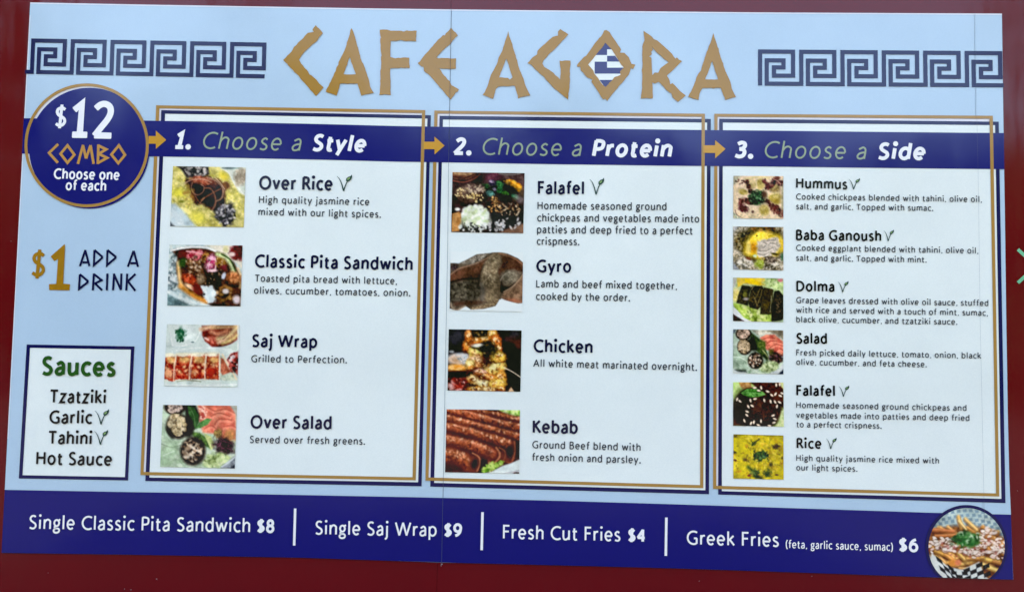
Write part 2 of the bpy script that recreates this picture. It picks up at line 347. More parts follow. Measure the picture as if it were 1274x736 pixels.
GL = {  # glyph: (ink width, left bearing, right bearing, strokes)
 'a': (.40, .05, .07, [S_([(.04, .60), (.14, .665), (.25, X), (.36, .64), (.40, .48), (.40, 0)]), S_([(.40, .40), (.26, .385), (.09, .32), (.0, .17), (.06, .03), (.19, 0), (.32, .05), (.40, .17)])]),
 'b': (.50, .08, .05, [[(0, 1.06), (0, 0)], E(.24, X / 2, .26, X / 2, 150, -150)]),
 'c': (.42, .05, .02, [E(.27, X / 2, .27, X / 2, 52, 308)]),
 'd': (.50, .05, .08, [[(.5, 1.06), (.5, 0)], E(.26, X / 2, .26, X / 2, 30, 330)]),
 'e': (.49, .05, .05, [[(.02, .355), (.49, .355)], E(.25, X / 2, .25, X / 2, 2, 312)]),
 'f': (.32, .03, .01, [S_([(.36, 1.02), (.28, 1.05), (.17, .98), (.14, .82), (.14, .6)]) + [(.14, 0)], [(0, .66), (.32, .66)]]),
 'g': (.44, .05, .03, [E(.21, .46, .19, .24, 0, 360) + ['c'], [(.33, .62), (.46, .74)], S_([(.13, .24), (.05, .13), (.12, .04), (.32, .02), (.42, -.09), (.38, -.24), (.20, -.31), (.03, -.25), (-.01, -.13), (.08, -.01), (.14, .03)])]),
 'h': (.45, .08, .07, [[(0, 1.06), (0, 0)], arch(0, .45)]),
 'i': (.0, .09, .09, [[(0, X - .03), (0, 0)], ('dot', 0, 1.03)]),
 'j': (.12, .0, .09, [[(.12, X), (.12, -.1)] + S_([(.12, -.14), (.07, -.26), (-.03, -.31)]), ('dot', .12, 1.03)]),
 'k': (.44, .08, .02, [[(0, 1.06), (0, 0)], [(.40, X), (.02, .33)], [(.13, .42), (.45, 0)]]),
 'l': (.0, .09, .09, [[(0, 1.06), (0, 0)]]),
 'm': (.82, .08, .07, [[(0, X), (0, 0)], arch(0, .41), arch(.41, .82)]),
 'n': (.45, .08, .07, [[(0, X), (0, 0)], arch(0, .45)]),
 'o': (.52, .05, .05, [E(.26, X / 2, .26, X / 2, 0, 360) + ['c']]),
 'p': (.50, .08, .05, [[(0, X), (0, -.31)], E(.24, X / 2, .26, X / 2, 150, -150)]),
 'q': (.50, .05, .08, [[(.5, X), (.5, -.31)], E(.26, X / 2, .26, X / 2, 30, 330)]),
 'r': (.27, .08, .01, [[(0, X), (0, 0)], S_([(0, .42), (.06, .6), (.17, .68), (.28, .68)])]),
 's': (.34, .05, .05, [S_([(.31, .64), (.19, X), (.06, .64), (.02, .52), (.10, .41), (.24, .33), (.34, .22), (.32, .07), (.19, 0), (.0, .05)])]),
 't': (.32, .03, .03, [[(.12, .90), (.12, .2)] + S_([(.12, .15), (.16, .03), (.24, 0), (.33, .03)]), [(0, .66), (.31, .66)]]),
 'u': (.45, .07, .08, [[(0, X)] + S_([(0, .26), (.05, .06), (.19, 0), (.36, .09), (.45, .26)]), [(.45, X), (.45, 0)]]),
 'v': (.48, .02, .02, [[(0, X), (.24, 0)], [(.48, X), (.24, 0)]]),
 'w': (.80, .02, .02, [[(0, X), (.21, 0)], [(.40, .66), (.21, 0)], [(.40, .66), (.60, 0)], [(.80, X), (.60, 0)]]),
 'x': (.46, .02, .02, [[(0, X), (.46, 0)], [(.46, X), (0, 0)]]),
 'y': (.50, .02, .02, [[(0, X), (.25, .02)], [(.50, X), (.14, -.31)]]),
 'z': (.42, .05, .05, [[(.0, X), (.41, X), (.0, 0), (.42, 0)]]),
 'A': (.74, .02, .02, [[(0, 0), (.37, 1)], [(.74, 0), (.37, 1)], [(.15, .34), (.59, .34)]]),
 'B': (.50, .09, .05, [[(0, 1), (0, 0)], [(0, 1)] + S_([(.22, 1), (.40, .93), (.41, .74), (.33, .58), (.2, .54)]) + [(0, .54)], S_([(.18, .54), (.40, .5), (.50, .3), (.42, .06), (.24, 0)]) + [(0, 0)]]),
 'C': (.66, .06, .03, [E(.46, .5, .46, .5, 57, 303, 16)]),
 'D': (.66, .09, .06, [[(0, 1), (0, 0)], [(0, 1), (.16, 1)] + E(.2, .5, .46, .5, 80, -80, 12) + [(.16, 0), (0, 0)]]),
 'F': (.42, .09, .02, [[(.42, 1), (0, 1), (0, 0)], [(0, .54), (.38, .54)]]),
 'G': (.70, .06, .07, [E(.46, .5, .46, .5, 57, 285, 15) + S_([(.60, .03), (.70, .09)]) + [(.70, .46)], [(.50, .46), (.70, .46)]]),
 'H': (.60, .09, .09, [[(0, 1), (0, 0)], [(.60, 1), (.60, 0)], [(0, .54), (.60, .54)]]),
 'K': (.54, .09, .01, [[(0, 1), (0, 0)], [(.50, 1), (.02, .50)], [(.13, .60), (.56, 0)]]),
 'L': (.42, .09, .02, [[(0, 1), (0, 0), (.42, 0)]]),
 'O': (.84, .06, .06, [E(.42, .5, .42, .5, 0, 360, 24) + ['c']]),
 'P': (.46, .09, .03, [[(0, 1), (0, 0)], [(0, 1)] + S_([(.22, 1), (.42, .92), (.46, .72), (.40, .51), (.20, .44)]) + [(0, .44)]]),
 'R': (.52, .09, .01, [[(0, 1), (0, 0)], [(0, 1)] + S_([(.20, 1), (.38, .93), (.42, .74), (.36, .56), (.18, .49)]) + [(0, .49)], [(.24, .48), (.54, 0)]]),
 'S': (.46, .06, .05, [S_([(.42, .93), (.28, 1), (.10, .95), (.02, .78), (.08, .62), (.24, .50), (.41, .37), (.45, .18), (.34, .03), (.17, 0), (.0, .07)])]),
 'T': (.62, .01, .01, [[(0, 1), (.62, 1)], [(.31, 1), (.31, 0)]]),
 'W': (1.16, .02, .02, [[(0, 1), (.29, 0)], [(.58, 1), (.29, 0)], [(.58, 1), (.87, 0)], [(1.16, 1), (.87, 0)]]),
 '1': (.40, .05, .04, [[(.02, .80), (.24, 1), (.22, 0)], [(.0, 0), (.44, 0)]]),
 '2': (.50, .05, .05, [S_([(.02, .86), (.14, .97), (.28, 1), (.42, .92), (.46, .74), (.38, .52), (.2, .26), (.02, 0)]), [(.02, 0), (.50, 0)]]),
 '3': (.46, .05, .05, [S_([(.04, .90), (.2, 1), (.38, .94), (.42, .76), (.32, .58), (.16, .54)]), S_([(.16, .54), (.36, .5), (.46, .32), (.40, .08), (.2, 0), (.0, .08)])]),
 '4': (.54, .04, .04, [[(.40, 0), (.40, 1)], [(.40, .98), (.0, .30)], [(.0, .30), (.54, .30)]]),
 '6': (.50, .05, .05, [S_([(.40, .98), (.22, .88), (.06, .66), (.01, .36)]), E(.25, .31, .25, .31, 0, 360) + ['c']]),
 '8': (.46, .05, .05, [E(.23, .76, .19, .24, 0, 360) + ['c'], E(.23, .27, .23, .27, 0, 360) + ['c']]),
 '9': (.50, .05, .05, [E(.25, .69, .25, .31, 0, 360) + ['c'], S_([(.49, .64), (.44, .34), (.28, .12), (.10, .02)])]),
 '$': (.42, .05, .05, [S_([(.40, .85), (.26, .93), (.08, .87), (.03, .72), (.10, .58), (.24, .49), (.38, .38), (.41, .22), (.30, .07), (.14, .05), (.0, .13)]), [(.24, 1.08), (.18, -.08)]]),
 '.': (.0, .09, .07, [('dot', 0, .03)]), ',': (.04, .07, .05, [[(.05, .05), (.0, -.13)]]),
 '(': (.14, .06, .04, [S_([(.16, 1.08), (.02, .75), (.0, .40), (.05, .05), (.16, -.18)])]),
 ')': (.14, .04, .06, [S_([(.0, 1.08), (.14, .75), (.16, .40), (.11, .05), (.0, -.18)])]),
}
FIT = []
def text(fl, s, x0, y0, x1, y1, cap, wt=.12, slant=0, track=.05, mi=0, only=None):
    """set a line between two surveyed ends of its baseline"""
    a = np.array(P(x0, y0)); b = np.array(P(x1, y1)); L = np.hypot(*(b - a)); d = (b - a) / L
    u = np.array([-d[1], d[0]]); ch = np.hypot(*(np.array(P(x0, y0 - cap)) - a)) * (1.11 if cap < 18 else 1.03)
    pen = 0; pos = []; word = 0
    for i, c in enumerate(s):
        if c == ' ': pen += .31 + track * 1.6; word += 1; continue
        wdt, lb, rb, st = GL[c]
        if i == 0: lb = 0
        pen += lb; pos.append((c if only in (None, word) else None, pen)); pen += wdt + wt + (rb + track if i < len(s) - 1 else 0)
    kx = L / ch / pen; FIT.append((s[:18], round(kx, 2)))
    W_ = wt * ch
    for c, x in pos:
        if c is None: continue
        for st in GL[c][3]:
            if st[0] == 'dot':
                _, dx, dy = st; cx = (x + wt / 2 + dx) * kx; cy = wt / 2 + dy * (1 - wt); r = wt * .72
                pts = [a + d * ch * (cx + slant * cy + r * math.cos(t)) + u * ch * (cy + r * math.sin(t)) for t in np.linspace(0, math.tau, 11)[:-1]]
                fl.poly([tuple(p) for p in pts], mi); continue
            cl = st[-1] == 'c'; q = st[:-1] if cl else st
            pts = []
            for (gx, gy) in q:
                cx = (x + wt / 2 + gx) * kx; cy = wt / 2 + gy * (1 - wt)
                pts.append(tuple(a + d * ch * (cx + slant * cy) + u * ch * cy))
            fl.ribbon(pts, W_, closed=cl, mi=mi)
def line_obj(name, parent, mat, lines, layer=7, **k):
    fl = Flat(layer)
    for ln in lines:
        kk = dict(k); 
        if isinstance(ln[-1], dict): kk.update(ln[-1]); ln = ln[:-1]
        text(fl, *ln, **kk)
    o = fl.build(name, mat, parent)
    return o
def leaf_mark(parent, x0, x1, y0, y1):
    """printed V whose right arm ends in a leaf"""
    fl = Flat(7); q = lambda X_, Y_: P(x0 + (X_ - 250) / 375 * (x1 - x0), y0 + (Y_ - 130) / 410 * (y1 - y0))
    k = (P(x1, y0)[0] - P(x0, y0)[0]) / 375
    fl.ribbon([q(250, 165), q(300, 215), q(335, 270), q(378, 380), q(414, 520)], [8 * k, 14 * k, 22 * k, 28 * k, 34 * k], cap=False)
    fl.ribbon([q(414, 520), q(440, 440), q(475, 350), q(508, 290)], [34 * k, 28 * k, 26 * k, 24 * k], cap=False)
    fl.poly([q(*p) for p in [(618, 128), (626, 190), (600, 245), (550, 285), (500, 305), (474, 268), (480, 218), (525, 182), (580, 165)]])
    fl.poly([q(*p) for p in [(570, 190), (572, 222), (540, 250), (512, 258), (498, 240), (505, 215), (540, 198)]], 1, 6e-5)
    return fl.build('leaf_mark', [LEAF, LEAL], parent)

# ------------------------------------------------------------------ greek key borders
def key_border(corners, right):
    TL, TR, BR, BL = [np.array(P(*c)) for c in corners]
    grp = empty('greek_key_border', (*P(*corners[3]), 0)[:1] + (0, P(*corners[3])[1]), board)
    def q(x, y):
        u, v_ = x / 2310, y / 350
        return tuple((TL * (1 - u) + TR * u) * (1 - v_) + (BL * (1 - u) + BR * u) * v_)
    t = np.hypot(*(TR - TL)) / 2310 * 40
    for k in range(6):
        o = k * 392; fl = Flat(3); last = k == 5
        st = [(o + 18, 350), (o + 18, 18)] if (right and k == 0) else ([(o - 49 if k == 0 else o - 1, 332), (o + 18, 332), (o + 18, 18)] if True else 0)
        path = st + [(o + 332, 18), (o + 332, 253), (o + 150, 253), (o + 150, 173), (o + 241, 173), (o + 241, 104), (o + 81, 104), (o + 81, 332)]
        path.append((o + 342, 332) if (last and not right) else ((o + 360, 332) if last else (o + 391, 332)))
        fl.ribbon([q(*p) for p in path], t, cap=False, bump=0)
        fl.build('greek_key', NAVK, grp)
key_border([(40.3, 49), (331.8, 54.1), (330.8, 98), (38.4, 92.4)], False)
key_border([(942.8, 62.6), (1245.4, 64.8), (1246.2, 109.2), (942.8, 107)], True)

# ------------------------------------------------------------------ the big gold name
logo = empty('title_lettering', (P(354, 128)[0], 0, P(354, 128)[1]), board)
def crop(ox, oy, s): return lambda pts: [(ox + x / s, oy + y / s) for x, y in pts]
def rough_edge(pts, seed, amp=.55, step=3.2):
    """torn brush-like edge: small bites and bumps along the outline"""
    r = random.Random(seed); out = []; n = len(pts)
    for i in range(n):
        a, b = pts[i], pts[(i + 1) % n]; L = math.hypot(b[0] - a[0], b[1] - a[1]); k = max(1, int(L / step))
        nx, ny = -(b[1] - a[1]) / (L + 1e-9), (b[0] - a[0]) / (L + 1e-9)
        for j in range(k):
            t = (j + (r.uniform(-.25, .25) if j else 0)) / k; e = r.gauss(0, amp * .5) if j else 0
            out.append((a[0] + (b[0] - a[0]) * t + nx * e, a[1] + (b[1] - a[1]) * t + ny * e))
    return out
from mathutils.geometry import tessellate_polygon
def letter(outer, hole=None, seed=0):
    outer = [P(*p) for p in rough_edge(outer, seed)]; loops = [[Vector((x, z, 0)) for x, z in outer]]
    allp = list(outer)
    if hole:
        hole = [P(*p) for p in rough_edge(hole, seed + 50, .4)]; loops.append([Vector((x, z, 0)) for x, z in hole]); allp += hole
    fl = Flat(5); fl.add(allp, [tuple(t) for t in tessellate_polygon(loops)])
    return fl.build('letter', GLET, logo)
c1 = crop(345, 25, 7.008); c2 = crop(465, 25, 7.008); c3 = crop(595, 30, 7.008); c4 = crop(710, 30, 7.36); c5 = crop(790, 30, 7.008)
letter(c1([(340, 52), (402, 122), (372, 152), (350, 190), (290, 240), (240, 285), (205, 335), (195, 352), (212, 385), (262, 440), (285, 480), (345, 525), (370, 560), (408, 592), (342, 668), (265, 580), (205, 515), (190, 490), (140, 440), (100, 402), (92, 388), (55, 355), (130, 280), (150, 240), (230, 165), (270, 118), (322, 110), (310, 92)]), None, 1)
letter(c1([(652, 78), (665, 105), (680, 150), (700, 230), (730, 340), (770, 430), (800, 520), (812, 585), (845, 640), (800, 650), (735, 665), (715, 600), (700, 558), (550, 562), (535, 620), (520, 665), (470, 645), (425, 630), (470, 540), (500, 470), (550, 350), (590, 270), (610, 200), (635, 130), (640, 95)]), c1([(635, 330), (582, 478), (640, 480), (688, 478), (665, 420)]), 2)
letter(c2([(55, 92), (120, 90), (150, 100), (378, 100), (372, 192), (262, 188), (235, 180), (200, 190), (150, 190), (148, 240), (148, 328), (190, 340), (280, 332), (312, 335), (315, 425), (200, 425), (148, 428), (150, 540), (148, 620), (152, 660), (95, 652), (50, 658), (58, 590), (60, 470), (68, 380), (66, 326), (70, 316), (62, 250), (60, 170), (66, 158), (60, 145)]), None, 3)
letter(c2([(675, 72), (735, 142), (690, 185), (670, 215), (600, 275), (548, 335), (570, 340), (720, 340), (718, 430), (640, 430), (575, 428), (600, 470), (665, 540), (680, 575), (745, 610), (672, 700), (620, 640), (560, 570), (500, 500), (440, 450), (437, 415), (420, 412), (385, 382), (430, 330), (500, 250), (560, 180), (605, 138), (622, 140), (630, 122)]), None, 4)
letter(c3([(262, 65), (268, 105), (285, 150), (310, 230), (330, 300), (355, 385), (395, 480), (420, 560), (455, 628), (420, 632), (348, 655), (335, 600), (320, 545), (180, 550), (155, 570), (130, 658), (85, 640), (38, 622), (80, 550), (110, 450), (160, 360), (180, 295), (210, 240), (240, 140), (255, 100)]), c3([(245, 310), (182, 470), (260, 475), (275, 490), (300, 470), (285, 430), (265, 360)]), 5)
letter(c3([(715, 50), (785, 97), (735, 150), (690, 200), (610, 275), (570, 320), (560, 350), (575, 380), (640, 420), (712, 488), (718, 400), (708, 325), (803, 325), (800, 440), (795, 560), (782, 665), (730, 620), (650, 555), (640, 545), (590, 490), (520, 420), (450, 355), (428, 348), (475, 295), (512, 272), (516, 240), (600, 160), (650, 118), (694, 108), (695, 72)]), None, 6)
OHOLE = c4([(315, 178), (345, 210), (370, 235), (400, 280), (440, 345), (485, 405), (450, 440), (455, 470), (400, 490), (375, 525), (340, 560), (318, 582), (290, 560), (250, 500), (215, 460), (205, 430), (160, 378), (200, 330), (230, 290), (245, 270), (285, 225)])
letter(c4([(325, 62), (355, 80), (400, 150), (460, 240), (448, 268), (490, 270), (530, 310), (555, 370), (590, 378), (570, 420), (550, 410), (530, 470), (490, 520), (430, 590), (370, 660), (335, 710), (315, 690), (295, 695), (240, 610), (188, 532), (198, 514), (150, 495), (90, 430), (85, 395), (60, 400), (55, 385), (100, 330), (160, 270), (240, 160), (290, 100), (305, 65)]), OHOLE, 7)
letter(c5([(72, 65), (130, 105), (210, 165), (250, 200), (320, 265), (350, 308), (362, 296), (380, 316), (408, 330), (350, 385), (275, 455), (300, 500), (305, 530), (325, 520), (345, 540), (390, 590), (440, 628), (372, 685), (325, 645), (315, 610), (295, 600), (250, 555), (205, 510), (170, 525), (150, 515), (152, 600), (152, 655), (100, 650), (48, 655), (60, 560), (60, 430), (62, 300), (62, 200), (80, 150)]), c5([(142, 205), (200, 265), (290, 340), (220, 390), (200, 430), (170, 428), (150, 450), (145, 380), (142, 300), (122, 290), (145, 270), (140, 250), (155, 230)]), 8)
letter(c5([(680, 85), (690, 125), (710, 180), (745, 300), (780, 400), (820, 490), (850, 590), (878, 640), (840, 650), (785, 668), (765, 620), (745, 562), (585, 565), (560, 610), (550, 668), (505, 655), (460, 640), (500, 560), (530, 480), (580, 380), (605, 300), (640, 200), (665, 140), (672, 110)]), c5([(670, 330), (608, 488), (690, 490), (720, 488), (700, 430)]), 9)
fl = Flat(3)
cx, cy = np.mean([p[0] for p in OHOLE]), np.mean([p[1] for p in OHOLE])
fl.ppoly([(cx + (x - cx) * 1.07, cy + (y - cy) * 1.05) for x, y in OHOLE], 0)
for i, q in enumerate([[(312, 170), (380, 238), (332, 238), (332, 290), (218, 290)], [(332, 297), (405, 297), (445, 350), (332, 350)], [(218, 350), (332, 350), (332, 405), (492, 405), (465, 460), (218, 460)], [(262, 517), (384, 517), (318, 592)]]):
    fl.ppoly(c4(q), 1, 6e-5)
tag(fl.build('flag_emblem', [WHT, pm('flag_blue_print', (52, 54, 112))], logo), 'blue and white striped flag filling the diamond shaped letter')

# ------------------------------------------------------------------ columns
def quad_ring(outer, inner, layer, name, mat, parent):
    fl = Flat(layer); fl.ring([P(*p) for p in outer], [P(*p) for p in inner]); return fl.build(name, mat, parent)
def at_y(pa, pb, y): t = (y - pa[1]) / (pb[1] - pa[1]); return pa[0] + (pb[0] - pa[0]) * t
def column(gold, navy, navi):
    """gold: TL TR BR BL outer corners; navy outer; navy inner"""
    c = empty('menu_column', (P(*gold[3])[0], 0, P(*gold[3])[1]), board)
    fl = Flat(1); fl.ppoly(gold); fl.build('border_gap', PALE, c)
    fl = Flat(2); fl.ppoly(navi); fl.build('white_field', WHT, c)
    quad_ring(navy, navi, 3, 'navy_border', NAVF, c)
    TL, TR, BR, BL = gold; t = 3.9
    iTL, iTR, iBR, iBL = (TL[0] + 4.1, TL[1] + 3.7), (TR[0] - 4.1, TR[1] + 3.7), (BR[0] - 4, BR[1] - 3.9), (BL[0] + 4, BL[1] - 3.8)
    fl = Flat(5)
    fl.ppoly([TL, TR, iTR, iTL]); fl.ppoly([TR, BR, iBR, iTR]); fl.ppoly([BR, BL, iBL, iBR])
    ht = np.interp(TL[0], [p[0] for p in HT], [p[1] for p in HT]); hb = np.interp(TL[0], [p[0] for p in HB], [p[1] for p in HB])
    L = lambda y: (at_y(TL, BL, y), y); R = lambda y: (at_y(iTL, iBL, y), y)
    fl.ppoly([TL, iTL, R(ht), L(ht)]); fl.ppoly([L(hb), R(hb), iBL, BL])
    fl.build('gold_border', GOLD, c)
    return c
col1 = column([(195.3, 131.7), (529.4, 137.7), (517.6, 596.6), (175.7, 590)], [(201.5, 137.6), (536.3, 144), (524.8, 604), (181.7, 597.4)], [(206.3, 142.1), (532, 148.2), (520.5, 599), (186.7, 593.1)])
col2 = column([(540.7, 138.2), (876.5, 142.2), (874.5, 606.3), (529.5, 596.8)], [(547.1, 144.6), (883.9, 148.6), (881.7, 613.8), (535.5, 604.4)], [(551.3, 149.4), (879.3, 153.1), (877.1, 608.9), (540.4, 599.7)])
col3 = column([(888.2, 142.2), (1233.9, 144.7), (1241.9, 616.6), (886.6, 607.1)], [(894.3, 148.3), (1241.4, 152), (1249.8, 624.7), (893, 614.2)], [(898.9, 153.1), (1236.9, 156.3), (1244.7, 619.6), (897.6, 610)])
def arrow(par, x0, x1, y0, y1, hx, hy0, hy1, tx, ty):
    fl = Flat(8); fl.ppoly([(x0, y0), (x1, y0 + .1), (x1, y1 + .1), (x0, y1)]); fl.ppoly([(hx, hy0), (tx, ty), (hx, hy1)], 0, 6e-5); fl.build('arrow', GARR, par)
arrow(col1, 186.2, 196, 170, 179.4, 195.2, 163.4, 185.8, 208, 174.9)
arrow(col2, 527.5, 541.5, 177, 186.2, 541, 170.8, 192.7, 553.4, 181.9)
arrow(col3, 874.5, 889.5, 181.4, 190.8, 889.1, 175.1, 197.6, 902, 186)

def heading(par, num, word):
    o = line_obj('heading_number', par, TXW, [num], 7, wt=.215, slant=.17, track=.02); 
    for k in (0, 1): line_obj('heading_lead', par, TXG, [word[0]], 7, wt=.10, slant=.17, track=.085, only=k)
    line_obj('heading_word', par, TXW, [word[1]], 7, wt=.20, slant=.17, track=.025)
SL = .17
heading(col1, ('1.', 217, 186, 236.6, 186.4, 22), (('Choose a', 251.5, 186, 373.5, 188.9, 21), ('Style', 388, 189.1, 454, 190.8, 21.5)))
heading(col2, ('2.', 563, 193.4, 585, 193.9, 21.5), (('Choose a', 598.8, 193.6, 721.5, 195.4, 21), ('Protein', 736, 196.3, 834, 197.2, 22)))
heading(col3, ('3.', 911.5, 197.7, 935, 198.1, 21.5), (('Choose a', 949, 197.6, 1075, 199.2, 21), ('Side', 1090, 199.7, 1148.5, 200.4, 21.5)))

def item(par, name, desc, leaf=None, ncap=None, dcap=8.3, dark=None):
    d2 = [d for d in desc]
    o = line_obj('item_name', par, dark or TXD, [name], 7, wt=.172, track=.04)
    tag(o, 'bold dark heading reading ' + name[0])
    o = line_obj('item_description', par, TXB, [(*d, dcap) for d in d2], 7, wt=.142, track=.07)
    if leaf: leaf_mark(par, *leaf)
item(col1, ('Over Rice', 323.1, 236.6, 414, 238, 16), [('High quality jasmine rice', 322.8, 253.2, 459.9, 256), ('mixed with our light spices.', 322.2, 268.2, 474.1, 271.4)], (419.8, 438.7, 217.9, 239.1), dcap=8.2)
item(col1, ('Classic Pita Sandwich', 317.9, 333.2, 513.4, 336.8, 15.2), [('Toasted pita bread with lettuce,', 317.6, 350.6, 494.2, 354), ('olives, cucumber, tomatoes, onion.', 316.8, 365.6, 510.6, 368.8)], dcap=8.2)
item(col1, ('Saj Wrap', 314.4, 431.8, 395, 433, 15), [('Grilled to Perfection.', 313.4, 450.4, 431.9, 451.8)], dcap=8.4)
item(col1, ('Over Salad', 312.5, 532.6, 412.8, 534, 15.6), [('Served over fresh greens.', 311.6, 550.4, 454.4, 552.6)], dcap=8.4)
item(col2, ('Falafel', 669.3, 242.3, 726.2, 242.8, 15), [('Homemade seasoned ground', 668.7, 260.9, 828.7, 262.2), ('chickpeas and vegetables made into', 668.4, 275.9, 869.4, 277.4), ('patties and deep fried to a perfect', 668.1, 290.5, 861.3, 292.2), ('crispness.', 667.8, 305, 720.4, 305.5)], (733.5, 751.5, 221.7, 243.4), dcap=8.8)
item(col2, ('Gyro', 667.3, 339.2, 710.3, 339.6, 14.8), [('Lamb and beef mixed together,', 667, 357.6, 841.7, 360.4), ('cooked by the order.', 666.8, 373.2, 783.2, 375)], dcap=8.7)
item(col2, ('Chicken', 663.9, 438.4, 736.8, 439.6, 15.2), [('All white meat marinated overnight.', 663.4, 456, 866.3, 461)], dcap=8.7)
item(col2, ('Kebab', 662.8, 538.5, 718.5, 539.4, 15.5), [('Ground Beef blend with', 662.2, 556.9, 796.5, 560.4), ('fresh onion and parsley.', 661.7, 572.4, 796.5, 575.8)], dcap=8.7)
T = TXK
item(col3, ('Hummus', 989.6, 234.8, 1053, 236.4, 12), [('Cooked chickpeas blended with tahini, olive oil,', 989.6, 248.8, 1220.1, 252.2), ('salt, and garlic. Topped with sumac.', 989.6, 260.9, 1159.6, 263)], (1054.9, 1068.9, 222.1, 236.7), dcap=7, dark=T)
item(col3, ('Baba Ganoush', 989.6, 299.2, 1095.2, 300.6, 12.2), [('Cooked eggplant blended with tahini, olive oil,', 989.6, 312.2, 1215.7, 315.8), ('salt, and garlic. Topped with mint.', 989.6, 324.6, 1151.3, 327)], (1098.4, 1111, 285.9, 300.8), dcap=7, dark=T)
item(col3, ('Dolma', 990.1, 362.6, 1037.1, 363.3, 12.2), [('Grape leaves dressed with olive oil sauce, stuffed', 989.8, 377, 1228.2, 380.8), ('with rice and served with a touch of mint, sumac,', 989.8, 389.1, 1227.6, 392.9), ('black olive, cucumber, and tzatziki sauce.', 989.8, 400.9, 1189.5, 404)], (1041.7, 1054.7, 349.5, 364), dcap=7, dark=T)
item(col3, ('Salad', 990.1, 427.4, 1027.8, 427.8, 12.4), [('Fresh picked daily lettuce, tomato, onion, black', 989.8, 442, 1219.2, 445.9), ('olive, cucumber, and feta cheese.', 989.8, 453.7, 1151.5, 456.6)], dcap=7, dark=T)
item(col3, ('Falafel', 990.1, 492, 1037.7, 492.6, 12.3), [('Homemade seasoned ground chickpeas and', 989.8, 507, 1201, 510.7), ('vegetables made into patties and deep fried', 989.8, 519.4, 1204.7, 523.1), ('to a perfect crispness.', 989.8, 530.9, 1095.5, 532.8)], (1042.6, 1055.6, 478.9, 493.4), dcap=7, dark=T)
item(col3, ('Rice', 990.4, 557.4, 1021, 557.8, 12.3), [('High quality jasmine rice mixed with', 989.8, 572.6, 1167, 576), ('our light spices.', 989.8, 584.4, 1065.5, 586)], (1026.9, 1039.9, 543.5, 558.3), dcap=7, dark=T)

# ------------------------------------------------------------------ combo badge
badge = empty('combo_badge', (P(109, 259)[0], 0, P(109, 259)[1]), board)
def ell_px(cx, cy, rx, ry, n=72): return [(cx + rx * math.cos(t), cy + ry * math.sin(t)) for t in np.linspace(0, math.tau, n + 1)[:-1]]
fl = Flat(2); fl.ppoly(ell_px(109.1, 181.4, 75.5, 75)); fl.build('badge_gap', PALE, badge)
fl = Flat(5.4); fl.ppoly(ell_px(112.4, 184.9, 74.9, 74.9)); fl.build('badge_disc', NAVY, badge)
fl = Flat(6); fl.ring([P(*p) for p in ell_px(109.1, 181.4, 77.2, 76.8)], [P(*p) for p in ell_px(109.1, 181.4, 73.6, 73.2)]); fl.build('badge_ring', GOLD, badge)
line_obj('badge_price', badge, TXW, [('$', 69.4, 159.8, 83.5, 160, 27.5, {'wt': .13}), ('1', 88.5, 172.2, 110.8, 172.6, 45, {'wt': .17}), ('2', 114.8, 173, 142.4, 173.6, 45.5, {'wt': .165})], 8)
def strokes(name, mat, parent, f, wd, paths, layer=8, closed=()):
    fl = Flat(layer)
    for i, p in enumerate(paths): fl.ribbon([P(*q) for q in f(p)], wd, closed=i in closed, cap=False, limit=3)
    return fl.build(name, mat, parent)
pxm = P(400, 200)[0] - P(399, 200)[0]
strokes('badge_word', pm('badge_gold_print', (178, 140, 78)), badge, crop(25, 95, 4.329), 3.2 * pxm,
        [[(212, 368), (163, 415), (210, 468)], [(262, 375), (299, 425), (262, 468), (225, 420)], [(318, 474), (346, 372)], [(346, 378), (362, 445)], [(362, 445), (386, 374)], [(386, 374), (402, 474)],
         [(428, 370), (425, 474)], [(426, 375), (470, 396), (430, 420)], [(430, 420), (475, 442), (424, 470)], [(538, 375), (571, 426), (535, 470), (498, 424)]], closed=(1, 9))
line_obj('badge_text', badge, TXW, [('Choose one', 68.4, 223.4, 149.7, 224.9, 12.2), ('of each', 83.2, 237.4, 133.1, 238.4, 12)], 8, wt=.165, track=.04)

# ------------------------------------------------------------------ drink offer
offer = empty('drink_offer', (P(105, 362)[0], 0, P(105, 362)[1]), board)
fl = Flat(4)
text(fl, '$', 39.6, 345.6, 56.8, 345.8, 33.5, wt=.125)
c = crop(30, 290, 7.962)
fl.ppoly(c([(410, 110), (416, 130), (398, 500), (465, 506), (460, 566), (258, 562), (256, 505), (328, 502), (345, 255), (310, 278), (272, 232)]), 0, 5e-5)
fl.build('offer_price', GONE, offer)
strokes('offer_text', NAVT, offer, c, 2.75 * pxm, [
    [(562, 328), (616, 168)], [(656, 326), (614, 168)], [(588, 290), (642, 290)],
    [(706, 168), (700, 318), (788, 240)], [(706, 168), (788, 240)],
    [(834, 168), (830, 318), (920, 240)], [(834, 168), (920, 240)],
    [(1036, 334), (1092, 176)], [(1136, 334), (1094, 176)], [(1062, 298), (1118, 298)],
    [(562, 408), (554, 552), (646, 480)], [(562, 408), (646, 480)],
    [(700, 400), (690, 566)], [(700, 405), (776, 466), (706, 500)], [(714, 500), (782, 566)],
    [(834, 400), (828, 566)],
    [(900, 402), (890, 566)], [(896, 402), (968, 562)], [(972, 400), (968, 562)],
    [(1030, 402), (1020, 568)], [(1112, 404), (1030, 482)], [(1036, 476), (1110, 570)]], 4)

